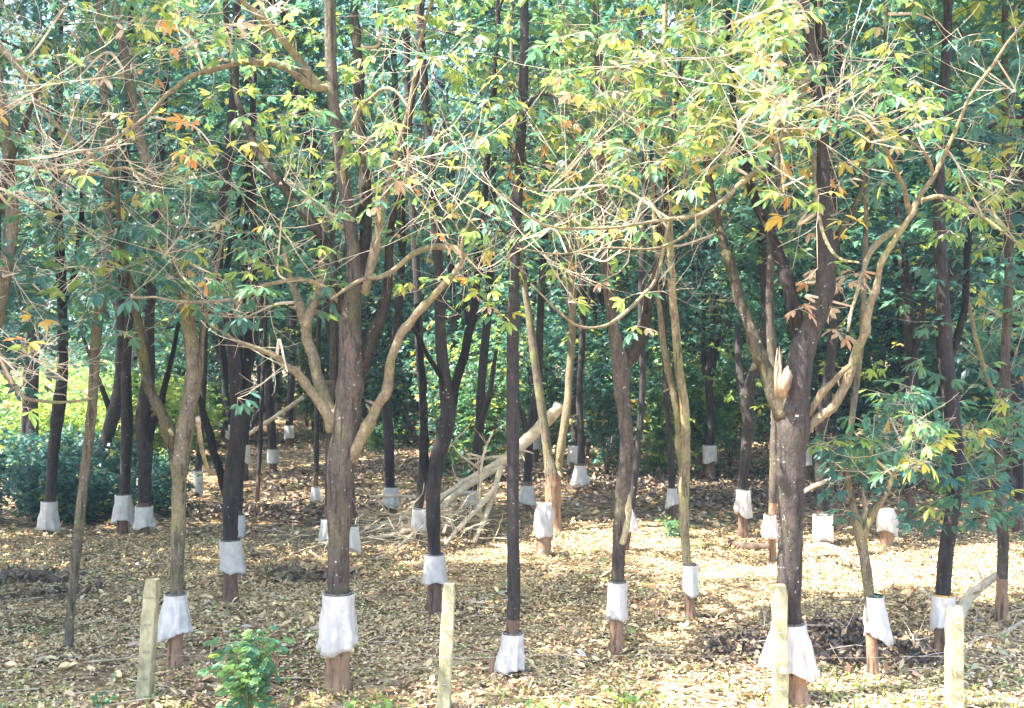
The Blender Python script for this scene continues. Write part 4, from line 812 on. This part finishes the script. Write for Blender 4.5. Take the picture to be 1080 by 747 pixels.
log('thick pinkish broken log propped between the two right-hand trunks', [(1052, 606, 5, 650), (1036, 618, 6.5, 652), (1022, 630, 7.5, 654), (1014, 646, 7, 662), (1008, 668, 6, 674)], side=1, name='fallen_log', cat='log')
log('crooked dry branch at the right edge of the litter', [(1082, 655, 3), (1055, 668, 3), (1030, 672, 3), (1022, 682, 2.4), (1015, 696, 2)], side=7)
log('thin dry branch trailing to the foot of the scarred trunk', [(1028, 640, 2), (1040, 652, 2.2), (1060, 662, 2), (1078, 672, 1.4)], side=4)
log('dark rotten log lying left of the massive tree', [(770, 574, 5), (790, 577, 6), (815, 577, 5)], m='brownwood', name='fallen_log', cat='log')
log('dark log half sunk in litter at the left edge', [(-20, 612, 9), (15, 611, 10), (40, 612, 9), (62, 614, 5)], m='brownwood', name='fallen_log', cat='log')
log('thin stick lying before the leaning sapling', [(60, 688, 1.6), (90, 691, 2), (118, 687, 2), (132, 686, 1.4)], m='brownwood', side=1)
log('thin dark branch on the bright litter left of the massive tree', [(738, 652, 1.6), (765, 659, 2), (785, 661, 1.8), (802, 660, 1)], m='brownwood', side=3)
log('pale curled stick on the ground behind the low-forked tree', [(262, 565, 1.4), (285, 564, 1.6), (306, 562, 1.4), (309, 552, 1.2, 560)], side=1)
log('grey straight stick leaning behind the big tree', [(262, 458, 2.6, 500), (290, 440, 3, 500), (320, 419, 3, 500)], side=2)
log('grey pointed branch poking out behind the massive trunk', [(846, 520, 2.5, 580), (858, 513, 3, 580), (878, 505, 2.5, 580)])
# heap of dark dead leaves
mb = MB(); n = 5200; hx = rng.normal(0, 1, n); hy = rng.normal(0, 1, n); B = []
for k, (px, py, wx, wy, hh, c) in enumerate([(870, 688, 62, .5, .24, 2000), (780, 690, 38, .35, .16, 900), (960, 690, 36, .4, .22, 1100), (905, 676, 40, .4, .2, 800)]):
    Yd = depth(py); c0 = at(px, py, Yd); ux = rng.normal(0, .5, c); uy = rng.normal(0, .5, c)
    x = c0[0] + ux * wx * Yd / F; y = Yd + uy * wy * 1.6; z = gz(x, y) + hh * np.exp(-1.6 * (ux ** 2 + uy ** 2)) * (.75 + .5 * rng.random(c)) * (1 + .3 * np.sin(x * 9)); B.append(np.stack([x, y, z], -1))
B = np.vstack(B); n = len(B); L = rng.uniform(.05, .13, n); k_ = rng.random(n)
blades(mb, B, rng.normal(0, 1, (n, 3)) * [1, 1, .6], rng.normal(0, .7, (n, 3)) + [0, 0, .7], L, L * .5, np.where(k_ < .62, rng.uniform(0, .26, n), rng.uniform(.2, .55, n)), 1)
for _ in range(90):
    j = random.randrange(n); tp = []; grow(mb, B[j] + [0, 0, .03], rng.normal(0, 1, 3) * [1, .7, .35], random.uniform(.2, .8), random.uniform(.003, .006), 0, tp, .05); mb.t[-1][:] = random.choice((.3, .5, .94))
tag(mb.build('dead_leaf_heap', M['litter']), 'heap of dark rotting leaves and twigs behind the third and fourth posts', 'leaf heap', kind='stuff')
# dark leaf patches that paint in the floor's shade further back
mb = MB(); B = []
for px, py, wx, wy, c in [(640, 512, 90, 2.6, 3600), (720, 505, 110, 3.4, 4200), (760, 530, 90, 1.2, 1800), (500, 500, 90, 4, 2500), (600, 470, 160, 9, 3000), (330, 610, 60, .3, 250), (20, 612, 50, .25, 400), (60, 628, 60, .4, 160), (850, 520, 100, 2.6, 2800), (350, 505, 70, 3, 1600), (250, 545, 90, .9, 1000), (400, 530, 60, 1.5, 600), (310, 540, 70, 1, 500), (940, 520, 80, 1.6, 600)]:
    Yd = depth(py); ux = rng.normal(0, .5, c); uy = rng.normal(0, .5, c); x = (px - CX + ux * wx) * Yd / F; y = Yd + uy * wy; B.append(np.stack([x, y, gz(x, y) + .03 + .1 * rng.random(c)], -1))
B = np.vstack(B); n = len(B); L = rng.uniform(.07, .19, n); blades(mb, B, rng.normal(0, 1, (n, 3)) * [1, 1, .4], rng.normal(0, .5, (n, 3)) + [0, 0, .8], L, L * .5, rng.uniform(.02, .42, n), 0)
tag(mb.build('shade_leaves', M['litter']), 'dark leaves laid to paint in the shade of the rows', 'leaf litter', kind='stuff')

# ------------------------------------------------------------------ foreground seedlings
def lobed(mb, C, D, N, size, tone):
    """scalloped leaf of several broad lobes fanning from the stalk"""
    n = len(C)
    for a, l in ((-1.15, .65), (-.6, .85), (0, 1), (.6, .85), (1.15, .65)):
        Sd = unit(np.cross(D, N)); d = D * math.cos(a) + Sd * math.sin(a); blades(mb, C, d - np.array([0, 0, .12]), N + rng.normal(0, .1, (n, 3)), size * l, size * .62, np.clip(tone + rng.normal(0, .012, n), 0, 1), 2)
def seedling(label, px, py, h, rad, n, size, name='seedling', pal='sprout'):
    Yd = depth(py); b = at(px, py, Yd); b[2] = float(gz(b[0], b[1])); root = thing(name, label, 'plant', b); st = MB(); lf = MB(); A = []
    for k in range(max(2, n // 26)):
        a = k * 2.4; e = b + [math.cos(a) * rad * .6, math.sin(a) * rad * .6, h * random.uniform(.65, 1)]; SP = spline(np.array([b, (b + e) / 2 + [0, 0, h * .12], e]), 6); st.tube(SP, np.linspace(.012, .004, len(SP)), 5); A.append(SP[2:])
    A = np.vstack(A); C = A[rng.integers(0, len(A), n)]; az = rng.random(n) * 6.283; out = np.stack([np.cos(az), np.sin(az), rng.uniform(.1, .6, n)], -1); E = C + out * rng.uniform(.05, rad * .75, n)[:, None]
    prism(st, C, E, .003); N = unit(np.stack([rng.normal(0, .35, n), rng.normal(-.35, .35, n), np.ones(n)], -1)); D = unit(out * [1, 1, .1])
    lobed(lf, E, D, N, size * rng.uniform(.7, 1.2, n), tones(pal, n)); st.build('stem', M['sproutstem'], root, b); lf.build('foliage', M['leaf'], root, b, smooth=False)
M['sproutstem'] = simplemat('sprout_stem', (.10, .15, .05), (.18, .22, .08), 8)
seedling('bushy bright green seedling with lobed leaves at the bottom left', 262, 762, .84, .31, 270, .09, 'leafy_seedling')
seedling('tiny lobed seedling at the bottom edge left of the first post', 104, 750, .14, .12, 16, .05)
seedling('broad-leaved sprout at the bottom edge right of the second post', 574, 752, .14, .14, 10, .09)
seedling('low yellow-green sprout at the bottom under the large tree', 385, 752, .12, .2, 14, .08, pal='lime')
seedling('low yellow-green sprout at the bottom below the wide-forked tree', 665, 750, .12, .25, 16, .06, pal='lime')
